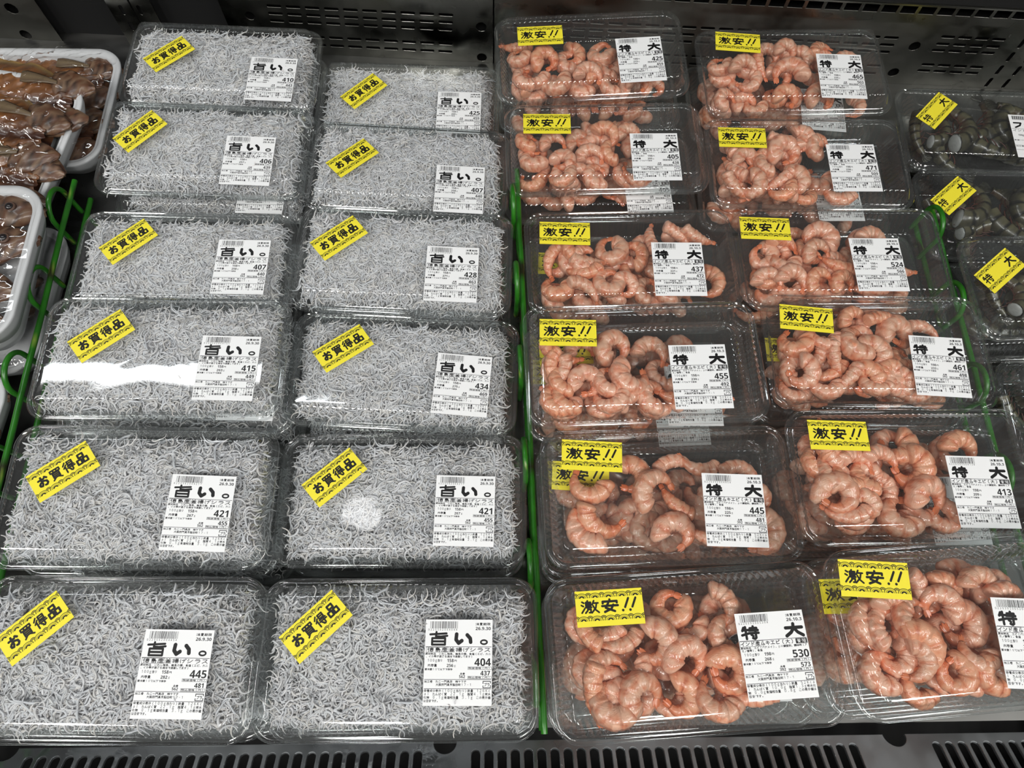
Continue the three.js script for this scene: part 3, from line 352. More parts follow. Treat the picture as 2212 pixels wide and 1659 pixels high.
const trayGeo = shell([[0.0006, 0.0210, 0], [0.0006, 0.0238, 0], [0.0040, 0.0242, 0], [0.0052, 0.0238, 0], [0.0060, 0.0225, 0.0003], [0.0078, 0.0180, 0.0010], [0.0100, 0.0120, 0.0010], [0.0120, 0.0065, 0.0010], [0.0132, 0.0032, 0.0004], [0.0146, 0.0014, 0], [0.0165, 0.0006, 0]],
  [[0.9, 0.0009, 0.0003], [0.6, 0.0009, 0.0003], [0.3, 0.0009, 0.0003]]);
const labelGeo = new THREE.PlaneGeometry(0.048, 0.057).rotateX(-Math.PI / 2), stickerGeo = new THREE.PlaneGeometry(0.048, 0.0245).rotateX(-Math.PI / 2);
const STICKER = { whitebait: printed(bargainSticker('お買得品')), shrimp: printed(bargainSticker('激安')), prawn: printed(bargainSticker('特大')) };

function placePack(o, [x, y, z, yaw, pit, rol], drop = 0) {
  o.rotation.set(pit * DEG, yaw * DEG, rol * DEG, 'YXZ'); o.position.set(x, y, z);
  if (drop) o.position.addScaledVector(V(0, -1, 0).applyEuler(o.rotation), drop);
  o.updateMatrixWorld(true);
}
function makePack(label, kind, pose, lab, sticker, labelMaterial, drop = 0, group) {
  const t = thing('food_pack', label, 'food pack', group);
  placePack(t, pose, drop);
  mesh('tray', trayGeo, M.plastic, t); mesh('lid', lidGeo, M.plastic, t);
  const put = (name, geo, mat, [x, z, a], y) => { const m = mesh(name, geo, mat, t); m.position.set(x / 1000, y, z / 1000); m.rotation.y = a * DEG; return m; };
  if (sticker) put('bargain_sticker', stickerGeo, STICKER[kind], sticker, 0.0406).userData.label = 'yellow sticker with wave border';
  if (lab) put('price_label', labelGeo, labelMaterial, lab, 0.0405).userData.label = 'white printed price label';
  return t;
}

// ---------- boiled whitebait ----------
function whitebaitClump(s) {
  const parts = [], body = lin(226, 224, 226), warm = lin(220, 214, 208), cool = lin(210, 212, 217), dark = lin(120, 116, 118);
  for (let k = 0; k < 11; k++) {
    const L = rr(0.010, 0.0165), r = rr(0.00070, 0.00102), n = 10, bend = rr(-3.2, 3.2), wig = rr(-2.2, 2.2), a0 = rr(0, 6.28), pitch = rr(-0.25, 0.25), tone = body.clone().lerp(rnd() < 0.3 ? warm : cool, rnd() * 0.8);
    let a = a0, p = V(rr(-0.009, 0.009), rr(-0.0012, 0.0016), rr(-0.009, 0.009)); const pts = [];
    p.addScaledVector(V(Math.cos(a0), 0, Math.sin(a0)), -L / 3);
    for (let i = 0; i < n; i++) { pts.push(p.clone()); a += (bend + wig * Math.sin(i * 1.1)) / n; p = p.clone().add(V(Math.cos(a), pitch + 0.22 * Math.sin(i * 0.9 + k), Math.sin(a)).multiplyScalar(L / n)); }
    parts.push(sweep(pts, (q) => r * (q < 0.12 ? 0.7 + q * 2.6 : 1.02 - 0.72 * Math.pow((q - 0.12) / 0.88, 1.3)), 5, (q, j) => (q > 0.05 && q < 0.18 && (j === 0 || j === 2) && k % 2 ? dark : tone).toArray()));
  }
  return mergeGeometries(parts);
}
const CLUMPS = [0, 1, 2, 3].map(whitebaitClump);
function heapHeight(x, z, s) { // local height of the whitebait in its tray
  const ex = 0.0925 - Math.abs(x), ez = 0.0470 - Math.abs(z), e = Math.min(ex, ez);
  return 0.012 + 0.0165 * sstep(e, -0.004, 0.014) + 0.0022 * noise3(x * 26 + s * 9, z * 26, s) + 0.0012 * noise3(x * 80, z * 80, s * 3);
}
function makeWhitebait(label, pack, s, rimOnly) {
  const t = thing('boiled_whitebait', label, 'whitebait', null, 'stuff');
  t.position.copy(pack.position); t.rotation.copy(pack.rotation);
  const pos = [], idx = [], nx = 36, nz = 20;
  for (let i = 0; i <= nx; i++) for (let j = 0; j <= nz; j++) { const x = lerp(-0.0865, 0.0865, i / nx), z = lerp(-0.0415, 0.0415, j / nz), edge = i === 0 || j === 0 || i === nx || j === nz; pos.push(x * (edge ? 0.985 : 1), edge ? 0.003 : heapHeight(x, z, s) - 0.0024, z * (edge ? 0.97 : 1)); }
  for (let i = 0; i < nx; i++) for (let j = 0; j < nz; j++) { const a = i * (nz + 1) + j, b = a + nz + 1; idx.push(a, a + 1, b, b, a + 1, b + 1); }
  const g = new THREE.BufferGeometry(); g.setAttribute('position', new THREE.Float32BufferAttribute(pos, 3)); g.setIndex(idx); g.computeVertexNormals();
  mesh('heap', g, M.heap, t);
  const q = new THREE.Quaternion(), m4 = new THREE.Matrix4(), slots = [[], [], [], []];
  const put = (x, z, dy) => {
    const h = heapHeight(x, z, s), e = 0.004, gx = (heapHeight(x + e, z, s) - heapHeight(x - e, z, s)) / (2 * e), gz = (heapHeight(x, z + e, s) - heapHeight(x, z - e, s)) / (2 * e);
    q.setFromUnitVectors(V(0, 1, 0), V(-gx, 1, -gz).normalize()).multiply(new THREE.Quaternion().setFromAxisAngle(V(0, 1, 0), rr(0, 6.283)));
    const k = rr(0.85, 1.15) * (Math.min(0.0925 - Math.abs(x), 0.047 - Math.abs(z)) < 0.0085 ? 0.62 : 1); m4.compose(V(x, h + dy, z), q, V(k, k * (rnd() < 0.5 ? 1 : 1), k)); slots[Math.floor(rnd() * 4)].push(m4.clone());
  };
  const step = rimOnly ? 0.0075 : 0.0064;
  for (let x = -0.087; x <= 0.0871; x += step) for (let z = -0.0416; z <= 0.0417; z += step) {
    if (rimOnly && Math.abs(x) < 0.062 && z < 0.014) continue;
    put(x + rr(-0.003, 0.003), z + rr(-0.003, 0.003), rr(-0.0018, 0.0008));
    if (!rimOnly) put(x + rr(-0.004, 0.004), z + rr(-0.004, 0.004), rr(-0.0005, 0.0018));
  }
  slots.forEach((list, k) => {
    const im = new THREE.InstancedMesh(CLUMPS[k], M.whitebait, list.length); im.name = 'fish_strands'; im.castShadow = im.receiveShadow = true;
    list.forEach((m, i) => { im.setMatrixAt(i, m); const v = rr(0.93, 1.03); im.setColorAt(i, new THREE.Color(v, v, v * rr(0.985, 1.01))); }); t.add(im);
  });
  return t;
}

// ---------- peeled shrimp ----------
const SWEEPS = [45, 100, 150, 200, 250, 300, 335];
function arcRadius(sweepDeg) { const s = sweepDeg * DEG; return sweepDeg <= 100 ? 0.037 / (2 * Math.sin(Math.min(s, Math.PI) / 2)) : sweepDeg <= 150 ? 0.0150 : sweepDeg <= 200 ? 0.0120 : 0.0103; }
const shrimpThick = (t) => (t < 0.06 ? 0.72 + 4.2 * t : t < 0.5 ? 0.98 - 0.08 * t : 0.94 - 0.64 * Math.pow((t - 0.5) / 0.5, 1.3));
function arcPoint(sweepDeg, tailSide, t) { // curl lies in the xz plane and opens towards +x; angle counted from +x towards -z
  const s = sweepDeg * DEG, R = arcRadius(sweepDeg) * (1 - 0.13 * t * (sweepDeg > 220 ? 1 : 0)), half = (2 * Math.PI - s) / 2, a = tailSide * (-half - s * t), off = sweepDeg <= 150 ? arcRadius(sweepDeg) * 0.8 * (sweepDeg === 45 ? 1.2 : 1) : 0;
  const x = Math.cos(a) * R + off, lift = sweepDeg > 320 ? 0.006 * sstep(t, 0.6, 1) : 0; return [x, lift, -Math.sin(a) * R, a];
}
function shrimpGeometry(sweepDeg, tailSide, s) {
  const n = 60, sides = 16, rings = [], meta = [], base = 0.0078 * (sweepDeg <= 100 ? 0.94 : 1);
  const pale = lin(238, 188, 162), pink = lin(229, 150, 116), orange = lin(224, 122, 78), red = lin(184, 86, 56);
  for (let i = 0; i <= n; i++) {
    const t = i / n, [x, y, z, a] = arcPoint(sweepDeg, tailSide, t), out = V(Math.cos(a), 0, -Math.sin(a)), ring = [], row = [];
    const seg = t * 6.2, f = seg - Math.floor(seg), bulge = 1 + 0.07 * Math.sin(Math.PI * Math.pow(f, 0.6)) - 0.07 * Math.exp(-Math.pow((f - 0.04) / 0.08, 2));
    for (let j = 0; j < sides; j++) {
      const b = j / sides * 2 * Math.PI, c = Math.cos(b), d = Math.sin(b); // c: outward (back of the shrimp), d: up
      let r = base * shrimpThick(t) * bulge;
      const nb = noise3(x * 130 + c * 1.2 + s * 5, d * 1.2 + y * 100, z * 130 + s); r *= 1 + 0.065 * nb + 0.042 * noise3(x * 420 + c * 3.4, d * 3.4, z * 420 + s);
      const back = Math.exp(-Math.pow((b > Math.PI ? b - 2 * Math.PI : b) / 0.33, 2)), belly = Math.exp(-Math.pow((b - Math.PI) / 0.4, 2));
      r *= 1 - 0.16 * back * sstep(t, 0.02, 0.1) * (1 - sstep(t, 0.55, 0.8)) - 0.12 * belly;
      const px = x + out.x * c * r, py = y + d * r * 0.94, pz = z + out.z * c * r; ring.push([px, py, pz]); row.push([t, f, back, belly, nb]);
    }
    rings.push(ring); meta.push(row);
  }
  const colors = (i, j, p) => {
    const [t, f, back, belly] = meta[Math.min(i, n)][j], n1 = noise3(p[0] * 160 + s, p[1] * 160, p[2] * 160), n2 = noise3(p[0] * 600, p[1] * 600 + s, p[2] * 600);
    const k = pale.clone().lerp(pink, clamp(0.34 + 0.5 * n1, 0, 1)).lerp(orange, clamp(0.12 + 0.35 * n1 + 0.6 * sstep(t, 0.6, 1) + 0.25 * back, 0, 0.85));
    k.lerp(red, clamp(0.55 * sstep(n2 + 0.5 * n1, 0.55, 0.95) + 0.55 * Math.exp(-Math.pow((f - 0.04) / 0.08, 2)) * sstep(n1, -0.3, 0.4) + 0.22 * back * sstep(n2, 0.1, 0.7), 0, 0.7));
    if (t < 0.05) k.lerp(pale, 0.6); return k.toArray();
  };
  const body = ringsGeometry(rings, { capStart: true, capEnd: true, colors, uv: [0.7, 0.8] });
  // tail: three small fins that fan out behind the last ring
  const [x, y, z, a] = arcPoint(sweepDeg, tailSide, 1), dir = V(-Math.sin(a) * -tailSide, 0, -Math.cos(a) * -tailSide).normalize(), fins = [];
  for (const q of [-0.32, 0.05, 0.38]) {
    const d2 = dir.clone().applyAxisAngle(V(0, 1, 0), q), side = V(0, 1, 0).cross(d2), L = 0.0074 * (1 - Math.abs(q) * 0.3), rg = [];
    for (let i = 0; i <= 5; i++) { const t = i / 5, w = 0.0011 * (0.8 + 1.1 * Math.sin(Math.PI * Math.min(1, t * 0.8 + 0.1))) * (1 - 0.85 * Math.pow(t, 4)), h = 0.0013 * (1 - 0.72 * t), c = V(x, y + 0.0006 * Math.sin(q * 9) * t, z).addScaledVector(d2, -0.001 + L * t), ring = []; for (let j = 0; j < 8; j++) { const b = j / 8 * 2 * Math.PI, p = c.clone().addScaledVector(side, Math.cos(b) * w); ring.push([p.x, p.y + Math.sin(b) * h, p.z]); } rg.push(ring); }
    fins.push(ringsGeometry(rg, { capStart: true, capEnd: true, colors: (i) => pink.clone().lerp(orange, 0.5 + 0.1 * i).toArray() }));
  }
  return { body, tail: mergeGeometries(fins) };
}
const SHRIMP = {};
SWEEPS.forEach((w, i) => { for (const side of [1, -1]) SHRIMP[w + '/' + side] = shrimpGeometry(w, side, i * 2 + side); });
const shrimpScale = (d, sw) => clamp(d / 1000 / (sw <= 100 ? 0.048 : sw <= 150 ? 0.039 : sw <= 200 ? 0.0355 : 0.0330), 0.88, 1.18);
function makeShrimp(pack, label, group, [x, z, d, ang, sw, side], y, tiltX, tiltZ) {
  const g = SHRIMP[sw + '/' + side], t = thing('peeled_shrimp', label, 'shrimp', group);
  const mat = [M.shrimp, M.shrimpTan, M.shrimpPale][Math.floor(rnd() * 3)]; mesh('body', g.body, mat, t); mesh('tail', g.tail, mat, t);
  const k = shrimpScale(d, sw);
  t.scale.setScalar(k); t.position.set(x / 1000, y, z / 1000);
  t.rotation.set(tiltX, ang * DEG, tiltZ, 'YXZ');
  t.updateMatrix(); const m = pack.matrixWorld.clone().multiply(t.matrix); m.decompose(t.position, t.quaternion, t.scale);
  return t;
}
function pileShrimp(pack, label, group, list, under = []) { // lay them one on another in the tray, lower ones first
  const N = 190, G = 104, hf = new Float32Array(N * G).fill(0.0016), at = (x, z) => { const i = Math.round((x + 0.095) * 1000), j = Math.round((z + 0.052) * 1000); return i < 0 || j < 0 || i >= N || j >= G ? -1 : j * N + i; };
  for (const s of under.concat(list)) {
    const [x, z, d, ang, sw, side] = s, k = shrimpScale(d, sw), ca = Math.cos(ang * DEG), sa = Math.sin(ang * DEG), cells = new Map();
    for (let q = 0; q <= 16; q++) {
      const [px, , pz] = arcPoint(sw, side, q / 16), R = 0.0078 * k * shrimpThick(q / 16), X = x / 1000 + (px * ca + pz * sa) * k, Z = z / 1000 + (-px * sa + pz * ca) * k;
      for (let u = -R; u <= R; u += 0.001) for (let v = -R; v <= R; v += 0.001) { const e = R * R - u * u - v * v; if (e < 0) continue; const c = at(X + u, Z + v); if (c >= 0) cells.set(c, Math.max(cells.get(c) ?? 0, Math.sqrt(e))); }
    }
    const need = [...cells].map(([c, e]) => hf[c] + e).sort((a, b) => a - b), top = Math.min(need[Math.floor(need.length * 0.72)] ?? 0.008, 0.0278);
    // lean the way the ground below leans
    let gx = 0, gz = 0, n = 0; for (const [c] of cells) { const i = c % N, j = (c - i) / N, X = i / 1000 - 0.095 - x / 1000, Z = j / 1000 - 0.052 - z / 1000; gx += X * hf[c]; gz += Z * hf[c]; n += X * X + Z * Z; }
    const tx = clamp(gx / Math.max(n, 1e-6) * 1.6, -0.22, 0.22), tz = clamp(gz / Math.max(n, 1e-6) * 1.6, -0.22, 0.22);
    // local tilt in the turned frame
    const lx = tx * ca - tz * sa, lz = tx * sa + tz * ca;
    if (under.includes(s)) s[6] = top; else makeShrimp(pack, label, group, s, top, -lz + rr(-0.05, 0.05), lx + rr(-0.05, 0.05));
    for (const [c, e] of cells) hf[c] = Math.max(hf[c], top + e * 0.8);
  }
}

// ---------- tiger prawns ----------
function prawnGeometry(sweepDeg, s) {
  const n = 60, sides = 14, S = sweepDeg * DEG, L = 0.082, R = L / S, base = 0.0112, rings = [], meta = [], olive = lin(86, 82, 60), dark = lin(24, 24, 23), grey = lin(112, 108, 88), brown = lin(74, 42, 30);
  const P = (t) => { const a = Math.PI - S / 2 + S * t; return [Math.cos(a) * R + R, -Math.sin(a) * R, a]; };
  for (let i = 0; i <= n; i++) {
    const t = i / n, [x, z, a] = P(t), seg = t * 6, f = seg - Math.floor(seg), ring = [], row = [];
    const r0 = base * (1.02 - 0.62 * Math.pow(t, 1.5)) * (1.07 - 0.10 * f);
    for (let j = 0; j < sides; j++) { const b = j / sides * 2 * Math.PI, c = Math.cos(b), d = Math.sin(b), r = r0 * (c < -0.3 ? 0.86 : 1) * (1 + 0.02 * noise3(x * 200 + c, d * 2, z * 200 + s)); ring.push([x + Math.cos(a) * c * r, d * r * 1.02, z - Math.sin(a) * c * r]); row.push([t, f, c]); }
    rings.push(ring); meta.push(row);
  }
  const shell = ringsGeometry(rings, { capEnd: true, colors: (i, j, p) => {
    const [t, f, c] = meta[Math.min(i, n)][j], w = noise3(p[0] * 180 + s, p[1] * 180, p[2] * 180), k = olive.clone().lerp(grey, clamp(0.4 + 0.6 * w, 0, 1) * 0.6);
    k.lerp(dark, clamp(0.95 * sstep(f, 0.58, 0.8) + 0.6 * sstep(c, -0.1, 0.9) + 0.3 * w, 0, 0.96)); if (c < -0.5) k.lerp(brown, 0.5); return k.toArray();
  } });
  const [x0, z0, a0] = P(0), back = V(Math.sin(a0), 0, Math.cos(a0)); // pale cut end
  const fr = []; for (let i = 0; i <= 6; i++) { const q = i / 6, r = base * 0.92 * Math.cos(q * 1.35), c = V(x0, 0, z0).addScaledVector(back, -0.001 + 0.0036 * Math.sin(q * 1.5)), ring = []; for (let j = 0; j < 12; j++) { const b = j / 12 * 2 * Math.PI; ring.push([c.x + Math.cos(a0) * Math.cos(b) * r, c.y + Math.sin(b) * r, c.z - Math.sin(a0) * Math.cos(b) * r]); } fr.push(ring); }
  const flesh = ringsGeometry(fr, { capEnd: true, colors: (i, j, p) => lin(172, 174, 172).multiplyScalar(0.88 + 0.12 * noise3(p[0] * 300, p[1] * 300, p[2] * 300)).toArray() });
  const [x1, z1, a1] = P(1), dir = V(-Math.sin(a1), 0, -Math.cos(a1)), fins = [];
  for (const q of [-0.55, -0.2, 0.2, 0.55]) { const d2 = dir.clone().applyAxisAngle(V(0, 1, 0), q), side = V(0, 1, 0).cross(d2), rg = []; for (let i = 0; i <= 6; i++) { const t = i / 6, w = 0.0042 * Math.sin(Math.PI * (0.14 + 0.74 * t)), h = 0.0011 * (1 - 0.6 * t), c = V(x1, 0.0012 * q, z1).addScaledVector(d2, 0.016 * t - 0.001), ring = []; for (let j = 0; j < 8; j++) { const b = j / 8 * 2 * Math.PI, p = c.clone().addScaledVector(side, Math.cos(b) * w); ring.push([p.x, p.y + Math.sin(b) * h, p.z]); } rg.push(ring); } fins.push(ringsGeometry(rg, { capStart: true, capEnd: true, colors: (i) => dark.clone().lerp(olive, 0.25 * i / 6).toArray() })); }
  const legs = []; for (let i = 0; i < 6; i++) for (const u of [-1, 1]) { const [x, z, a] = P(0.06 + i * 0.14), inn = V(-Math.cos(a), 0, Math.sin(a)), fw = V(Math.sin(a), 0, Math.cos(a)), pts = []; for (let k = 0; k < 5; k++) pts.push(V(x, u * 0.003, z).addScaledVector(inn, 0.004 + 0.0026 * k).addScaledVector(fw, 0.0012 * k * k * 0.5).add(V(0, u * 0.0006 * k, 0))); legs.push(sweep(pts, (q) => 0.0012 * (1 - 0.6 * q), 5, () => lin(78, 40, 30).toArray())); }
  return { shell, flesh, tail_fan: mergeGeometries(fins), swimming_legs: mergeGeometries(legs) };
}
const PRAWN = { 60: prawnGeometry(60, 1), 120: prawnGeometry(120, 2), 185: prawnGeometry(185, 3) };
function makePrawn(pack, label, group, [x, y, z, ang, sw, k, roll]) {
  const t = thing('tiger_prawn', label, 'prawn', group), g = PRAWN[sw];
  for (const n of Object.keys(g)) { const m = mesh(n, g[n], M.prawn, t); if (n === 'flesh') m.userData.label = 'white cut flesh'; }
  t.scale.setScalar(k); t.rotation.set(roll, ang * DEG, 0, 'YXZ'); t.position.set(x / 1000, y / 1000, z / 1000);
  t.updateMatrix(); pack.matrixWorld.clone().multiply(t.matrix).decompose(t.position, t.quaternion, t.scale); return t;
}

// ---------- foam trays of dried fish ----------
function foamTray(w, d, h) {
  const out = [], X = w / 2, Z = d / 2, R = 0.032;
  for (const [cx, cz, a0] of [[X - R, Z - R, 0], [-X + R, Z - R, 90], [-X + R, -Z + R, 180], [X - R, -Z + R, 270]]) for (let i = 0; i <= 12; i++) { const a = (a0 + i * 7.5) * DEG; out.push([cx + Math.cos(a) * R, cz + Math.sin(a) * R, Math.cos(a), Math.sin(a)]); }
  const prof = [[0.010, 0.001], [0.003, h * 0.6], [0.001, h - 0.003], [0, h - 0.001], [0.001, h + 0.0006], [0.004, h + 0.0008], [0.006, h - 0.0004], [0.0075, h - 0.002], [0.0088, h - 0.0012], [0.0098, h - 0.0022], [0.0125, h * 0.55], [0.016, 0.0045], [0.020, 0.0036]];
  const rings = prof.map(([i, y]) => out.map(([x, z, nx, nz]) => [x - nx * i, y, z - nz * i])); rings.unshift(rings[0].map(([x, , z]) => [x * 0.3, 0.001, z * 0.3])); rings.push(rings[rings.length - 1].map(([x, y, z]) => [x * 0.4, 0.0034, z * 0.4]));
  return ringsGeometry(rings, { capStart: true, capEnd: true });
}
const TW = 0.235, TD = 0.165, TH = 0.026, foamGeo = foamTray(TW, TD, TH);
function fishGeometry(s) { // split and opened fish lying skin down, head towards +x
  const nx = 56, nz = 26, pos = [], col = [], idx = [], amber = lin(160, 104, 52), flesh = lin(112, 74, 50), maroon = lin(56, 32, 26), silver = lin(118, 108, 82), yellow = lin(168, 132, 62);
  const half = (u) => 0.058 * Math.pow(Math.sin(Math.PI * clamp(0.06 + u * 0.9, 0, 1)), 0.62) * (u < 0.12 ? 0.45 + u * 4.6 : 1) * (u > 0.86 ? 0.92 : 1);
  for (let i = 0; i <= nx; i++) for (let j = 0; j <= nz; j++) {
    const u = i / nx, v = j / nz * 2 - 1, x = lerp(-0.13, 0.060, u), z = v * half(u) * (1 + 0.05 * noise3(u * 6, v, s)), e = 1 - Math.abs(v);
    const y = 0.0105 * Math.pow(sstep(e, 0, 0.55), 0.7) - 0.0038 * Math.exp(-Math.pow(v / 0.10, 2)) + 0.0016 * noise3(x * 90, z * 90, s) + 0.0008 * noise3(x * 300, z * 300, s) + 0.0009 * Math.sin((u * 70 - Math.abs(v) * 22)) * sstep(e, 0.05, 0.3);
    pos.push(x, y, z);
    const stripe = Math.sin(u * 70 - Math.abs(v) * 22 + noise3(x * 60, z * 60, s)), n1 = noise3(x * 40, z * 40, s + 3) + 0.25 * stripe, n2 = noise3(x * 220, z * 220, s), k = flesh.clone().lerp(amber, clamp(0.45 + 0.6 * n1, 0, 1)).lerp(maroon, clamp(0.9 * Math.exp(-Math.pow(v / 0.16, 2)) + 0.5 * sstep(n1 + n2 * 0.5, 0.35, 0.9) + 0.4 * sstep(u, 0.72, 0.95), 0, 0.9)).lerp(silver, 0.7 * sstep(Math.abs(v), 0.82, 0.97)).lerp(yellow, 0.5 * sstep(Math.abs(v), 0.9, 1));
    col.push(...k.toArray());
  }
  for (let i = 0; i < nx; i++) for (let j = 0; j < nz; j++) { const a = i * (nz + 1) + j, b = a + nz + 1; idx.push(a, a + 1, b, b, a + 1, b + 1); }
  const top = new THREE.BufferGeometry(); top.setAttribute('position', new THREE.Float32BufferAttribute(pos, 3)); top.setAttribute('color', new THREE.Float32BufferAttribute(col, 3)); top.setIndex(idx);
  const under = top.clone(); const up = under.attributes.position; for (let i = 0; i < up.count; i++) up.setY(i, -0.0015); under.index.array.reverse();
  const body = mergeGeometries([top, under]); body.computeVertexNormals();
  const head = (sgn) => { const rg = [], m = 12, c = lin(96, 62, 44), pale = lin(158, 134, 108), dk = lin(36, 24, 21); for (let i = 0; i <= m; i++) { const t = i / m, r = 0.026 * Math.pow(Math.sin(Math.PI * (0.16 + 0.78 * t)), 0.75) * (1 - 0.38 * t), ring = []; for (let j = 0; j < 16; j++) { const b = j / 16 * 2 * Math.PI; ring.push([0.044 + 0.060 * t, 0.007 + 0.0115 * Math.sin(b) * r / 0.026 + 0.0030 * noise3(t * 5, Math.cos(b) * 1.6 + s * 3, Math.sin(b) * 1.6 + sgn * 4), sgn * 0.0225 * (1 - 0.3 * t) + Math.cos(b) * r * 0.92]); } rg.push(ring); } return ringsGeometry(rg, { capStart: true, capEnd: true, colors: (i, j, p) => c.clone().lerp(pale, clamp(0.35 + 0.8 * noise3(p[0] * 110, p[1] * 110, p[2] * 110 + s), 0, 1) * 0.6).lerp(dk, 0.9 * sstep(noise3(p[0] * 110 + 9, p[1] * 110, p[2] * 110), 0.05, 0.5)).toArray() }); };
  const fin = (sgn) => { const rg = []; for (let i = 0; i <= 6; i++) { const t = i / 6, ring = []; for (let j = 0; j < 8; j++) { const b = j / 8 * 2 * Math.PI; ring.push([0.044 - 0.036 * t, 0.0135 + 0.002 * Math.sin(t * 3) + Math.sin(b) * 0.0006, sgn * (0.020 + 0.006 * t) + Math.cos(b) * (0.002 + 0.006 * t) * (t > 0.9 ? 0.8 : 1)]); } rg.push(ring); } return ringsGeometry(rg, { capStart: true, capEnd: true, colors: (i, j) => lin(124, 106, 80).lerp(lin(84, 66, 50), (j % 2) * 0.7).toArray() }); };
  return { body, head, fin };
}
const FISH = [fishGeometry(1), fishGeometry(2), fishGeometry(3)];
const fishHeads = FISH.map((f) => [f.head(1), f.head(-1)]), fishFins = FISH.map((f) => [f.fin(1), f.fin(-1)]), fishEye = new THREE.SphereGeometry(0.0037, 14, 10).scale(1, 0.6, 1), eyeRing = new THREE.TorusGeometry(0.0044, 0.0012, 8, 20).rotateX(Math.PI / 2), ringMat = new THREE.MeshStandardMaterial({ color: lin(96, 72, 60), roughness: 0.5 });
function makeFish(label, group, v, frame, [x, y, z, ang, k, roll, eyes]) {
  const t = thing('dried_fish', label, 'fish', group); mesh('body', FISH[v].body, M.fish, t);
  if (!eyes) [1, -1].forEach((s, i) => { const g = mesh('gill_flap', fishHeads[v][i], M.fish, t); g.scale.set(0.7, 0.62, 0.85); g.position.set(0.006, 0.003, s * 0.004); mesh('fin', fishFins[v][i], M.fish, t); });
  if (eyes) [1, -1].forEach((s, i) => { const h = mesh('head', fishHeads[v][i], M.fish, t), e = eyes && mesh('eye', fishEye, M.eye, h); if (e) { e.position.set(0.076, 0.0168, s * 0.017); mesh('eye_ring', eyeRing, ringMat, h).position.set(0.076, 0.0158, s * 0.017); } mesh('fin', fishFins[v][i], M.fish, t); });
  t.scale.setScalar(k); t.rotation.set(roll, ang * DEG, 0, 'YXZ'); t.position.set(x, y, z); t.updateMatrix(); frame.matrixWorld.clone().multiply(t.matrix).decompose(t.position, t.quaternion, t.scale); return t;
}
function wrapGeometry(s, bumps) { // cling film stretched over the fish and round the rim
  const nx = 84, nz = 60, pos = [], idx = [], X = TW / 2 + 0.0008, Z = TD / 2 + 0.0008;
  for (let i = 0; i <= nx; i++) for (let j = 0; j <= nz; j++) {
    let x = lerp(-1, 1, i / nx), z = lerp(-1, 1, j / nz); const px = x * X, pz = z * Z, cx = Math.max(0, Math.abs(px) - (X - 0.032)), cz = Math.max(0, Math.abs(pz) - (Z - 0.032)), cr = Math.hypot(cx, cz);
    const f = cr > 0.032 ? 0.032 / cr : 1, qx = Math.sign(px) * (Math.min(Math.abs(px), X - 0.032) + cx * f), qz = Math.sign(pz) * (Math.min(Math.abs(pz), Z - 0.032) + cz * f);
    let y = TH + 0.0016; for (const [bx, bz, r, h] of bumps) y = Math.max(y, TH + h * Math.exp(-Math.pow(Math.hypot(qx - bx, (qz - bz) * 1.5) / r, 2)));
    const cre = Math.abs(noise3(qx * 26 + s, qz * 60, s)), c2 = Math.abs(noise3(qx * 90, qz * 34 + s, s + 4)); y += (0.0042 * Math.pow(1 - cre, 5) + 0.0026 * Math.pow(1 - c2, 6) + 0.0010 * noise3(qx * 50, qz * 50, s)) * sstep(Math.min(X - Math.abs(px), Z - Math.abs(pz)), 0, 0.02);
    pos.push(qx, y, qz);
  }
  for (let i = 0; i < nx; i++) for (let j = 0; j < nz; j++) { const a = i * (nz + 1) + j, b = a + nz + 1; idx.push(a, a + 1, b, b, a + 1, b + 1); }
  const g = new THREE.BufferGeometry(); g.setAttribute('position', new THREE.Float32BufferAttribute(pos, 3)); g.setIndex(idx); g.computeVertexNormals(); return g;
}
function fishTray(label, [x, y, z, yaw, pit, rol], fishes, s, fishLabel, group) {
  const t = thing('foam_tray', label, 'tray'); placePack(t, [x, y, z, yaw, pit, rol]);
  mesh('tray', foamGeo, M.foam, t).userData.label = 'white foam tray';
  mesh('wrap', wrapGeometry(s, fishes.map((f) => [f[1] + 0.03, f[3], 0.085, 0.013 + f[2] - 0.006]).concat(fishes.map((f) => [f[1] + 0.075, f[3], 0.03, 0.014 + f[2] - 0.006]))), M.film, t).userData.label = 'clear creased cling film';
  const side = fishes.length > 2 ? [', towards the rear', ', in the middle', ', towards the front'] : fishes.length > 1 ? [', towards the rear', ', towards the front'] : [''];
  fishes.forEach(([v, fx, fy, fz, a, k, r], i) => makeFish(fishLabel + side[i], group, v, t, [fx, fy, fz, a, k, 0, r])); return t;
}

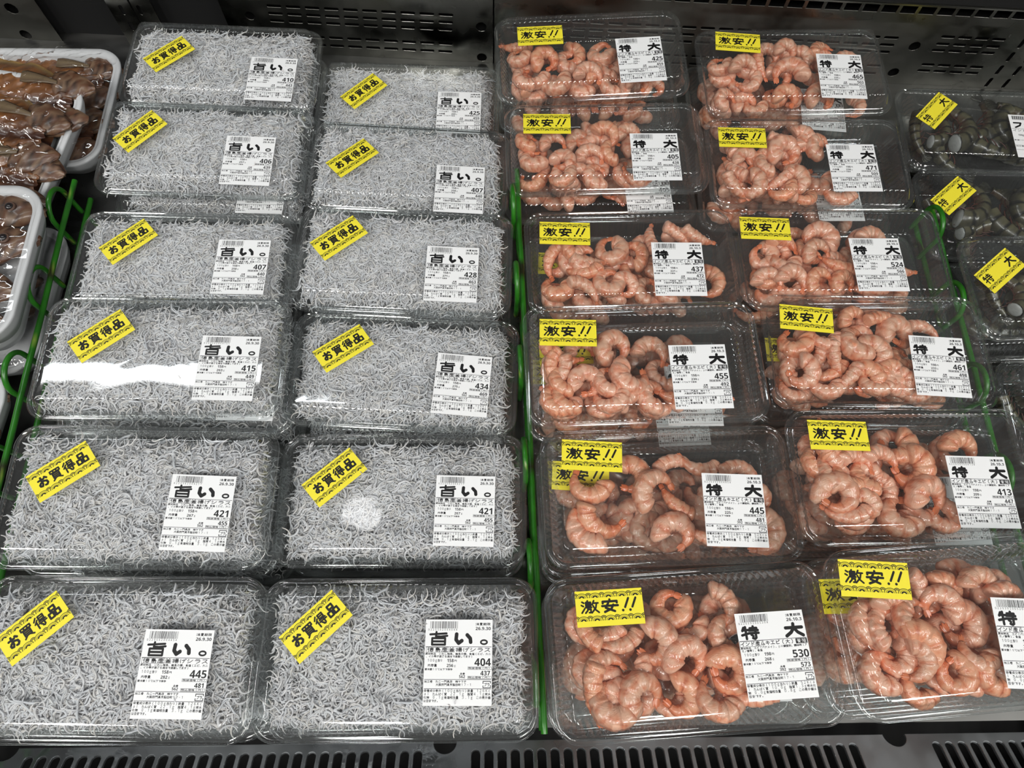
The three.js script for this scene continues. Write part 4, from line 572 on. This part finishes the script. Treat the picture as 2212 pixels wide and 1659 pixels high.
// ---------- what stands on the deck: [price, with tax, grams], pose [x, y, z, yaw, pitch, roll], price label and sticker on the lid [x mm, z mm, turn] ----------
const PACKS = {
  c1r1: [[410, 443, 260], [-0.2901, -0.0471, -0.6003, -1.0, 0.2, -1.5], [58.7, 28.4, -0.7], [-50.7, 0.5, 44.0]],
  c1r2: [[406, 439, 257], [-0.2909, -0.0421, -0.4878, -1.0, 1.5, -1.6], [49.5, 22.6, -0.4], [-59.4, -7.3, 48.6]],
  c1r3: [[407, 440, 258], [-0.2917, -0.0409, -0.3545, -1.2, 0.0, 0.0], [60.3, 11.4, 0.1], [-46.8, -13.0, 43.0]],
  c1r4: [[415, 449, 263], [-0.2782, -0.0051, -0.243, 0.1, -0.4, -1.4], [59.8, 16.2, -1.2], [-45.6, -11.7, 39.5]],
  c1r5: [[421, 455, 267], [-0.276, -0.0011, -0.1243, -0.6, 1.4, -2.2], [52.2, 14.9, -1.8], [-52.4, -15.4, 37.2]],
  c1r6: [[445, 481, 282], [-0.2688, 0.0044, -0.0064, -1.0, 0.4, 0.8], [49.3, 9.8, -0.6], [-52.2, -19.4, 42.8]],
  c2r1: [[425, 459, 269], [-0.0948, -0.086, -0.587, -1.9, -0.2, 0.3], [58.9, 23.8, 0.2], [-47.3, -2.2, 46.6]],
  c2r2: [[407, 440, 258], [-0.0869, -0.0502, -0.4694, -1.9, -2.8, -1.8], [54.0, 34.5, -0.2], [-54.1, 2.7, 44.9]],
  c2r3: [[428, 463, 271], [-0.0845, -0.0352, -0.3546, -2.1, 0.2, -1.3], [46.5, 20.9, -0.2], [-59.4, -11.8, 41.0]],
  c2r4: [[434, 469, 275], [-0.0805, -0.0409, -0.2431, -2.8, -1.8, -1.2], [53.2, 16.4, -2.3], [-53.1, -12.6, 38.3]],
  c2r5: [[421, 455, 267], [-0.0755, -0.0343, -0.1269, -0.4, -0.2, -0.4], [51.9, 12.6, -1.3], [-54.2, -14.6, 41.2]],
  c2r6: [[404, 437, 256], [-0.0697, -0.0055, -0.004, -0.4, 0.2, 1.1], [45.0, 3.0, -0.5], [-57.8, -21.5, 43.1]],
  c3r1: [[425, 459, 215], [0.1064, -0.0358, -0.6095, 2.3, 3.4, 1.9], [49.8, 20.8, 0.9], [-53.7, -16.1, -0.0]],
  c3r2: [[405, 438, 205], [0.1158, -0.0411, -0.4912, 1.0, 0.4, 0.7], [46.5, 24.0, -0.9], [-59.9, -18.5, -1.5]],
  c3r3: [[437, 472, 221], [0.1337, -0.0417, -0.359, 1.8, 0.0, 0.0], [39.2, 19.7, -2.1], [-64.8, -21.8, -3.5]],
  c3r4: [[455, 492, 230], [0.1291, -0.0068, -0.2379, 1.6, 0.1, -0.1], [41.7, 20.4, -0.5], [-65.5, -22.4, -2.9]],
  c3r5: [[445, 481, 225], [0.1408, -0.009, -0.1236, 1.7, -0.5, -1.1], [45.0, 17.2, -3.7], [-62.9, -29.4, -4.9]],
  c3r6: [[530, 573, 268], [0.1422, 0.0121, -0.0063, 3.3, -0.9, 1.9], [53.9, 7.5, -0.4], [-57.0, -31.8, -0.5]],
  c4r1: [[465, 503, 235], [0.3248, -0.0395, -0.5941, 1.2, 2.9, 0.2], [43.2, 20.3, -3.0], [-61.3, -25.3, -6.0]],
  c4r2: [[471, 509, 238], [0.3238, -0.0424, -0.4751, -2.0, 0.0, 1.9], [38.5, 17.9, 0.6], [-69.1, -17.5, -1.2]],
  c4r3: [[524, 566, 265], [0.3382, -0.0405, -0.3619, 0.1, 0.0, 0.1], [24.8, 17.1, -0.4], [-77.5, -22.3, -2.5]],
  c4r4: [[461, 498, 233], [0.3508, -0.0358, -0.2616, -1.2, 0.4, 0.4], [44.1, 21.4, -3.0], [-68.2, -23.2, -5.1]],
  c4r5: [[413, 447, 209], [0.3417, -0.0024, -0.1365, 0.8, -0.7, -1.6], [38.6, 17.9, -2.1], [-67.8, -29.1, -2.6]],
  c4r6: [[520, 562, 263], [0.3372, 0.0426, -0.0213, 4.1, -0.1, -0.3], [20.4, 15.5, -6.9], [-76.1, -33.6, -7.8]],
  c5r1: [null, [0.5584, -0.0791, -0.5487, -1.9, 0.8, -0.1], [34.0, 25.5, -1.2], [-68.3, -12.1, 47.5]],
  c5r2: [null, [0.5568, -0.0808, -0.439, 0.0, 0.0, 0.0], null, [-72.5, -12.9, 40.0]],
  c5r3: [null, [0.5554, -0.0387, -0.3301, 1.4, 0.4, -0.2], null, [-79.7, -9.4, 37.0]],
  c5r4: [null, [0.5906, -0.0808, -0.2136, 0.0, 0.0, 0.0], null, null],
};
// shrimp seen in each pack: x mm, z mm, width mm, opening direction, curl, tail side, layer
const SHRIMP_IN = {
  c3r1: [[21,12,26,-3,250,1,0], [-77,-33,27,87,45,1,0], [-61,20,28,87,200,1,0], [50,32,28,-96,250,1,0], [-77,-9,27,62,250,1,1], [-48,-1,34,-86,300,1,1], [-18,-15,33,177,250,1,1], [13,-7,32,21,335,1,1], [-72,28,41,-3,45,1,1], [-70,27,30,21,200,1,1], [-41,27,37,90,250,1,1], [-4,16,30,177,200,-1,1], [-4,30,33,-95,200,1,1], [21,33,26,9,250,1,1], [68,31,29,-96,300,1,1]],
  c4r1: [[-50,7,27,142,200,1,0], [75,-32,28,-100,150,1,0], [30,-12,30,32,250,1,0], [-16,18,29,58,250,1,0], [-76,-15,29,59,300,1,1], [-53,1,34,-89,200,1,1], [-24,-24,26,-114,200,1,1], [-35,-9,24,11,45,-1,1], [-4,-24,25,-99,250,1,1], [13,-20,28,179,250,1,1], [-6,9,41,-99,200,-1,1], [-74,32,29,-38,250,1,1], [-41,31,30,82,250,1,1], [-8,30,33,-99,250,1,1], [29,30,35,-73,250,1,1], [38,-34,24,-52,100,1,1], [66,33,27,179,200,1,1]],
  c3r2: [[-76,24,29,88,200,1,0], [-51,-11,28,-67,200,1,0], [11,0,30,-1,200,1,0], [24,19,32,32,200,1,0], [-27,27,26,-94,100,1,0], [31,32,28,85,150,1,0], [-78,-15,24,-1,250,1,1], [-73,8,33,33,250,1,1], [-45,17,25,-158,300,1,1], [-48,34,23,113,200,1,1], [-24,-21,30,-68,250,1,1], [0,-16,34,-137,200,1,1], [-15,10,33,-86,200,1,1], [-10,30,32,11,250,1,1], [27,-19,30,-95,250,1,1]],
  c4r2: [[15,8,40,83,250,1,0], [34,30,39,82,150,1,0], [-63,1,31,-95,250,1,0], [-40,6,29,1,200,1,0], [-77,-20,27,1,45,1,1], [-76,11,29,34,45,1,1], [-77,32,29,43,45,-1,1], [-59,-11,24,1,45,-1,1], [-45,-11,27,131,45,1,1], [-23,-26,25,84,45,-1,1], [-6,-25,24,-156,200,1,1], [-23,-9,42,-96,300,1,1], [14,-18,31,-25,250,1,1], [-62,30,34,144,250,1,1], [-32,24,29,121,45,1,1], [-18,26,34,-179,250,1,1], [-32,34,24,110,200,1,1], [-6,31,30,110,200,1,1]],
  c3r3: [[-48,11,31,85,100,1,0], [5,3,29,30,200,1,0], [30,-1,31,-2,200,1,0], [-75,-6,28,-25,100,-1,1], [-52,-13,29,-36,200,1,1], [-43,2,45,85,45,-1,1], [1,-8,33,-160,200,-1,1], [-19,-13,35,93,335,1,1], [-74,23,35,77,250,1,1], [-49,32,28,-121,100,1,1], [-26,25,32,30,335,1,1], [-10,29,29,-160,250,1,1], [14,31,30,-13,200,1,1], [23,-27,28,-2,45,1,1], [49,-30,35,-131,45,1,1], [68,-28,36,65,45,-1,1], [74,18,36,178,200,1,1], [33,31,30,83,45,1,1]],
  c4r3: [[-74,15,26,57,200,1,0], [-28,-13,29,31,200,1,0], [19,-10,29,0,250,1,0], [-35,-34,23,-99,100,1,0], [-76,-3,31,110,335,1,1], [-58,4,34,73,250,1,1], [-57,-16,24,-99,150,1,1], [-18,-22,42,-108,250,-1,1], [-24,-1,32,-60,200,1,1], [-6,10,38,71,45,1,1], [-77,30,26,-98,200,1,1], [-54,30,36,-99,200,1,1], [-26,29,24,-54,200,1,1], [-3,29,28,-72,250,1,1], [38,-27,38,-101,150,1,1], [24,30,32,79,45,1,1], [56,33,27,143,150,1,1], [63,4,21,78,45,-1,1]],
  c3r4: [[19,4,30,-2,200,1,0], [-51,-17,29,-66,200,1,0], [10,-12,35,-105,200,1,0], [-31,17,29,29,200,1,0], [-68,15,27,9,200,1,0], [-72,-9,43,59,100,-1,1], [-77,4,27,-2,100,-1,1], [-75,9,25,146,100,1,1], [-24,-15,36,-76,300,1,1], [-12,13,40,57,250,-1,1], [-52,19,33,-113,300,1,1], [-76,32,29,19,200,1,1], [-67,31,30,29,200,1,1], [-33,30,33,94,200,1,1], [-15,34,24,-66,45,1,1], [6,30,33,-12,250,1,1], [27,30,34,83,45,1,1], [53,30,32,-98,45,1,1]],
  c4r4: [[-74,30,34,83,200,1,0], [24,5,29,1,250,1,0], [-45,19,28,112,100,1,0], [-54,4,33,146,150,1,0], [-8,30,32,55,200,1,0], [55,-29,27,-101,100,1,0], [-74,-10,36,83,250,1,1], [-48,-13,31,91,200,1,1], [-15,-29,30,-70,200,1,1], [8,-31,30,-81,45,1,1], [22,-18,37,-125,335,1,1], [-19,-6,39,11,250,1,1], [-8,6,36,-169,250,1,1], [-74,23,35,147,250,1,1], [-41,10,30,11,45,-1,1], [-51,30,35,82,200,1,1], [-33,28,29,134,45,1,1], [-17,30,35,-159,250,1,1], [7,27,30,-100,200,1,1], [12,33,26,146,250,1,1], [11,30,34,80,45,1,1], [38,30,34,-92,45,1,1], [58,30,32,-82,45,1,1]],
  c3r5: [[33,32,28,72,45,1,0], [61,30,36,81,100,1,0], [-61,-17,38,76,200,1,0], [-27,-19,36,-162,250,1,1], [12,-28,29,-88,100,1,1], [33,-28,29,82,100,1,1], [66,-21,35,-99,100,1,1], [10,4,35,45,45,1,1], [-8,-3,40,-44,200,1,1], [77,3,28,-110,250,1,1], [-58,19,44,56,150,-1,1], [-71,26,49,37,150,1,1], [4,30,38,-107,250,1,1], [72,30,43,178,200,1,1]],
  c4r5: [[-76,-13,27,-1,200,1,0], [-59,-1,25,52,200,1,0], [-75,-29,33,-1,45,1,1], [-76,-2,31,9,45,1,1], [-51,-14,23,-102,150,1,1], [-29,-16,23,-102,150,1,1], [-67,-11,36,44,45,-1,1], [-11,-26,36,121,250,1,1], [-7,-5,39,146,250,1,1], [-73,16,37,-145,335,1,1], [-49,3,34,18,150,1,1], [-34,11,29,158,200,1,1], [-53,25,27,-162,250,1,1], [-66,30,39,89,100,1,1], [-20,30,40,34,250,1,1], [2,20,40,-94,250,1,1], [43,-19,37,-105,200,1,1], [24,26,31,33,45,1,1]],
  c3r6: [[-63,-18,25,83,100,1,0], [25,-23,34,112,200,1,0], [2,-17,30,81,250,1,0], [-46,8,27,115,200,1,0], [29,-9,27,-4,200,1,0], [42,10,33,-4,250,1,0], [-72,-22,44,15,100,1,1], [-10,-30,32,52,335,1,1], [30,-30,31,-165,150,1,1], [-50,-10,35,104,100,1,1], [-27,-6,38,176,250,1,1], [-5,7,37,-99,250,1,1], [23,16,36,176,335,1,1], [-66,5,26,-64,150,1,1], [-72,22,49,-4,45,-1,1], [-60,29,40,52,250,1,1], [-39,28,36,-65,250,1,1], [-13,30,35,167,250,1,1], [13,30,36,59,200,1,1], [37,33,25,90,45,1,1]],
  c4r6: [[-60,-19,24,-105,150,1,0], [-38,-22,26,175,100,1,0], [-13,-26,29,-134,150,1,0], [-12,16,28,72,200,1,0], [-59,20,25,175,200,1,0], [-49,35,20,45,200,1,0], [19,7,28,-5,250,1,0], [-54,-11,20,-36,150,1,1], [-74,-7,35,-5,200,1,1], [-75,-5,29,-25,150,1,1], [-27,-13,32,-117,250,-1,1], [-13,1,36,144,250,1,1], [-75,24,33,4,250,1,1], [-56,13,40,-167,200,1,1], [-32,30,28,107,335,1,1], [-4,31,31,-5,250,1,1], [4,-22,31,-108,200,1,1], [23,-17,25,-118,150,1,1], [43,5,28,-110,200,1,1], [35,32,28,43,250,1,1]],
};
const ROWS = ['at the rear panel', 'second from rear panel', 'third from rear panel', 'third from air grille', 'second from air grille', 'at the air grille'];
const COLUMNS = { 1: ' by the dried fish', 2: ' by the shrimp', 3: ' by the whitebait', 4: ' by the prawns' };
const PRAWN_PLACE = { c5r1: 'against the rear panel', c5r2: 'between the rear one and the raised one', c5r3: 'raised on another pack', c5r4: 'lowest, without a sticker in view' };
const LOWER_STICKER = ['c3r3', 'c3r4', 'c3r5', 'c4r4', 'c4r6'], LOWER_LABEL = ['c1r2', 'c3r2', 'c3r4', 'c4r1', 'c4r2', 'c4r5', 'c3r6', 'c1r4'];
const deepShrimp = [];
for (const [id, [price, pose, lab, sticker]] of Object.entries(PACKS)) {
  const kind = id[1] < 3 ? 'whitebait' : id[1] < 5 ? 'shrimp' : 'prawn', n = Math.max(0, Math.round((pose[1] - DECK) / PITCH)), gap = n ? (pose[1] - DECK) / n : 0;
  const mat = price ? printed(priceLabel(kind, ...price, kind === 'whitebait' ? '562' : '392')) : null;
  const what = kind === 'whitebait' ? 'whitebait' : kind === 'shrimp' ? 'shrimp' : 'prawn', where = price ? ROWS[id[3] - 1] + COLUMNS[id[1]] : PRAWN_PLACE[id];
  const pack = makePack(`clear ${what} pack ${where}` + (price ? `, priced ${price[0]}` : ''), kind, pose, kind === 'prawn' ? null : lab, sticker, mat);
  if (kind === 'whitebait') makeWhitebait(`pale boiled whitebait in the pack ${where}`, pack, id.charCodeAt(1) * 7 + id.charCodeAt(3) * 3, false);
  if (kind === 'shrimp') {
    const under = id === 'c3r5' ? [] : SHRIMP_IN[id].filter((q) => q[6] && q[0] < 50).map((q) => [clamp(q[0] + rr(-10, 10), -72, 70), clamp(q[1] + rr(-9, 9), -29, 29), 34, rr(0, 360), 250, 1, 0]);
    pileShrimp(pack, `pink peeled shrimp in the pack ${where}`, `shrimp in the pack ${where}`, SHRIMP_IN[id], under); deepShrimp.push([pack, under]);
  }
  if (kind === 'prawn') {
    const L = [[-54, 11, 26, 20, 120, 0.82, 0.1], [24, 11, 22, 60, 120, 0.85, 0.1], [66, 11, -4, 100, 185, 0.85, 0], [8, 12, -16, 150, 120, 0.9, 0], [-80, 15, 0, 4, 60, 0.62, 0.2], [-50, 21, -4, 180, 185, 0.72, 0], [-28, 24, -10, 195, 185, 0.98, 0.1], [-8, 22, 24, 62, 60, 0.9, -0.1], [16, 22, 2, 30, 185, 0.8, 0.15], [44, 22, -16, 200, 120, 0.9, 0]];
    L.forEach((q) => { const v = q.slice(); if (id !== 'c5r1') { v[0] += rr(-8, 8); v[2] = clamp(v[2] + rr(-6, 6), -26, 26); v[3] += rr(-60, 60); } makePrawn(pack, `dark banded tiger prawn in the pack ${where}`, `prawns in the pack ${where}`, v); });
    if (id === 'c5r1') { const m = mesh('price_label', labelGeo, printed(fryLabel()), pack); m.position.set(0.034, 0.0405, 0.019); m.rotation.y = -1.2 * DEG; m.userData.label = 'white printed price label'; }
  }
  for (let k = 1; k <= n; k++) {
    const under = (k === 1 ? 'under the one ' : k === 2 ? 'third down below the one ' : 'fourth down below the one ') + where;
    const lp = pose.slice(); lp[3] += rr(-1.0, 1.0); lp[0] += rr(-0.002, 0.002); lp[2] += rr(0, 0.003); lp[4] *= 1 - k / n; lp[5] *= 1 - k / n;
    const keep = k === 1 || id === 'c3r4', sLow = sticker && keep && LOWER_STICKER.includes(id), lLow = lab && keep && LOWER_LABEL.includes(id);
    const low = makePack(`clear ${what} pack ${under}`, kind, lp, lLow && [lab[0] + rr(-1, 5), lab[1] + rr(0, 5), lab[2] + rr(-3, 3)], sLow && [sticker[0] + rr(-6, 6), sticker[1] + rr(-2, 8), sticker[2] + rr(-6, 6)], mat, gap * k);
    if (kind === 'whitebait' && k < 3) makeWhitebait(`pale boiled whitebait in the pack ${under}`, low, id.charCodeAt(3) + k * 5, true);
    if (kind === 'shrimp') {
      const list = []; for (let i = 0; i < 34; i++) list.push([Math.round(rr(-72, 68)), Math.round(i < 7 ? rr(14, 29) : rr(-29, 20)), rr(30, 35), rr(0, 360), [200, 250, 300, 100][i % 4], i % 2 ? 1 : -1, 0]);
      if (k === 1) { pileShrimp(low, `pink shrimp in the pack ${under}`, `shrimp in the pack ${under}`, list.slice(0, 7), list.slice(7)); deepShrimp.push([low, list.slice(7)]); } else deepShrimp.push([low, list.map((q, i) => [...q.slice(0, 6), 0.0092 + (i % 2) * 0.009])]);
    }
    if (kind === 'prawn') for (let i = 0; i < 5; i++) makePrawn(low, `dark tiger prawn in the pack ${under}`, `prawns in the pack ${under}`, [-70 + i * 30, 12, i % 2 ? 20 : 2, i * 70, i % 2 ? 120 : 185, 0.8, 0]);
  }
}
{ // the remaining shrimp deep in the stacks
  const im = new THREE.InstancedMesh(SHRIMP['250/1'].body, M.shrimp, deepShrimp.reduce((a, [, l]) => a + l.length, 0)); let i = 0; const m = new THREE.Matrix4(), q = new THREE.Quaternion();
  for (const [p, l] of deepShrimp) for (const [x, z, , a, , , y] of l) { q.setFromAxisAngle(V(0, 1, 0), a * DEG); m.compose(V(x / 1000, y || 0.0095, z / 1000), q, V(1, 1, 1)); im.setMatrixAt(i++, p.matrixWorld.clone().multiply(m)); }
  im.name = 'stacked_shrimp'; im.castShadow = im.receiveShadow = true; scene.add(im); tag(im, 'pink peeled shrimp lying under others at the bottom of the packs', 'shrimp', null, 'stuff');
}
function fryLabel() {
  const cv = document.createElement('canvas'); cv.width = 432; cv.height = 513; const c = cv.getContext('2d'); c.fillStyle = '#f6f7f8'; c.fillRect(0, 0, 432, 513); c.fillStyle = c.strokeStyle = '#0c0c0e';
  for (let i = 0; i < 36; i++) c.fillRect(30 + i * 5, 14, 1.4 + (i * 7 % 4), 44);
  write(c, 'フライ', 20, 84, 330, 74, 17); c.fillRect(5, 168, 422, 2.4); write(c, 'インド', 10, 176, 140, 28, 3.2);
  figures(c, '100g', 110, 236, 18); write(c, '当り', 116, 238, 60, 17, 2); write(c, '要冷蔵10度以下で保存', 6, 300, 180, 14, 1.6); c.fillRect(5, 366, 422, 2.4); write(c, '加工者', 6, 372, 80, 15, 1.8); c.fillRect(5, 420, 422, 2.4);
  return toTexture(cv);
}

// dried fish at the side
const fg = 'dried fish in the foam trays';
fishTray('white foam tray of dried fish lowest against the rear panel', [-0.540, DECK, -0.582, 0, 0, 0], [[0, 0.036, 0.010, -0.036, 3, 1.02, 0], [1, 0.040, 0.012, 0.034, -3, 1.02, 0]], 1, 'brown split dried fish in the lowest rear tray', fg + ', lowest rear tray');
fishTray('white foam tray of dried fish on top at the rear', [-0.556, -0.056, -0.520, -10, 4, 0], [[1, 0.042, 0.016, -0.046, 8, 1.08, 0], [2, 0.034, 0.024, -0.002, 2, 1.1, 0], [0, 0.044, 0.020, 0.042, -5, 1.08, 0]], 2, 'brown split dried fish in the top rear tray', fg + ', top rear tray');
fishTray('white foam tray of dried fish lowest beside the divider', [-0.552, DECK, -0.345, -2, 0, 0], [[0, 0.016, 0.008, -0.004, 2, 1.0, 0]], 3, 'dark dried fish in the lowest tray beside the divider', fg + ', lowest middle tray');
fishTray('white foam tray of dried fish in the middle of its stack', [-0.558, -0.055, -0.352, 1, 0, 0], [[2, 0.016, 0.008, -0.004, 2, 1.0, 0]], 4, 'dark dried fish in the middle tray of its stack', fg + ', middle tray');
fishTray('white foam tray with two fish heads facing the divider', [-0.539, -0.022, -0.345, 0, 0, 0], [[2, 0.012, 0.010, -0.036, 4, 1.0, 1], [0, 0.004, 0.010, 0.036, -4, 1.0, 1]], 5, 'brown dried fish with its head facing the divider in the topmost tray', fg + ', topmost tray');
fishTray('white foam tray of dried fish in front of the taller stack', [-0.562, -0.064, -0.182, -4, 0, 0], [[1, 0.038, 0.010, -0.036, 3, 1.0, 0], [2, 0.036, 0.010, 0.034, -4, 1.0, 0]], 6, 'brown dried fish in the tray in front of the taller stack', fg + ', front tray');
fishTray('white foam tray of dried fish beside the air grille', [-0.560, DECK, -0.010, 2, 0, 0], [[0, 0.004, 0.009, -0.036, 3, 1.0, 0]], 7, 'brown dried fish in the tray by the air grille', fg + ', grille tray');

renderer.render(scene, camera);
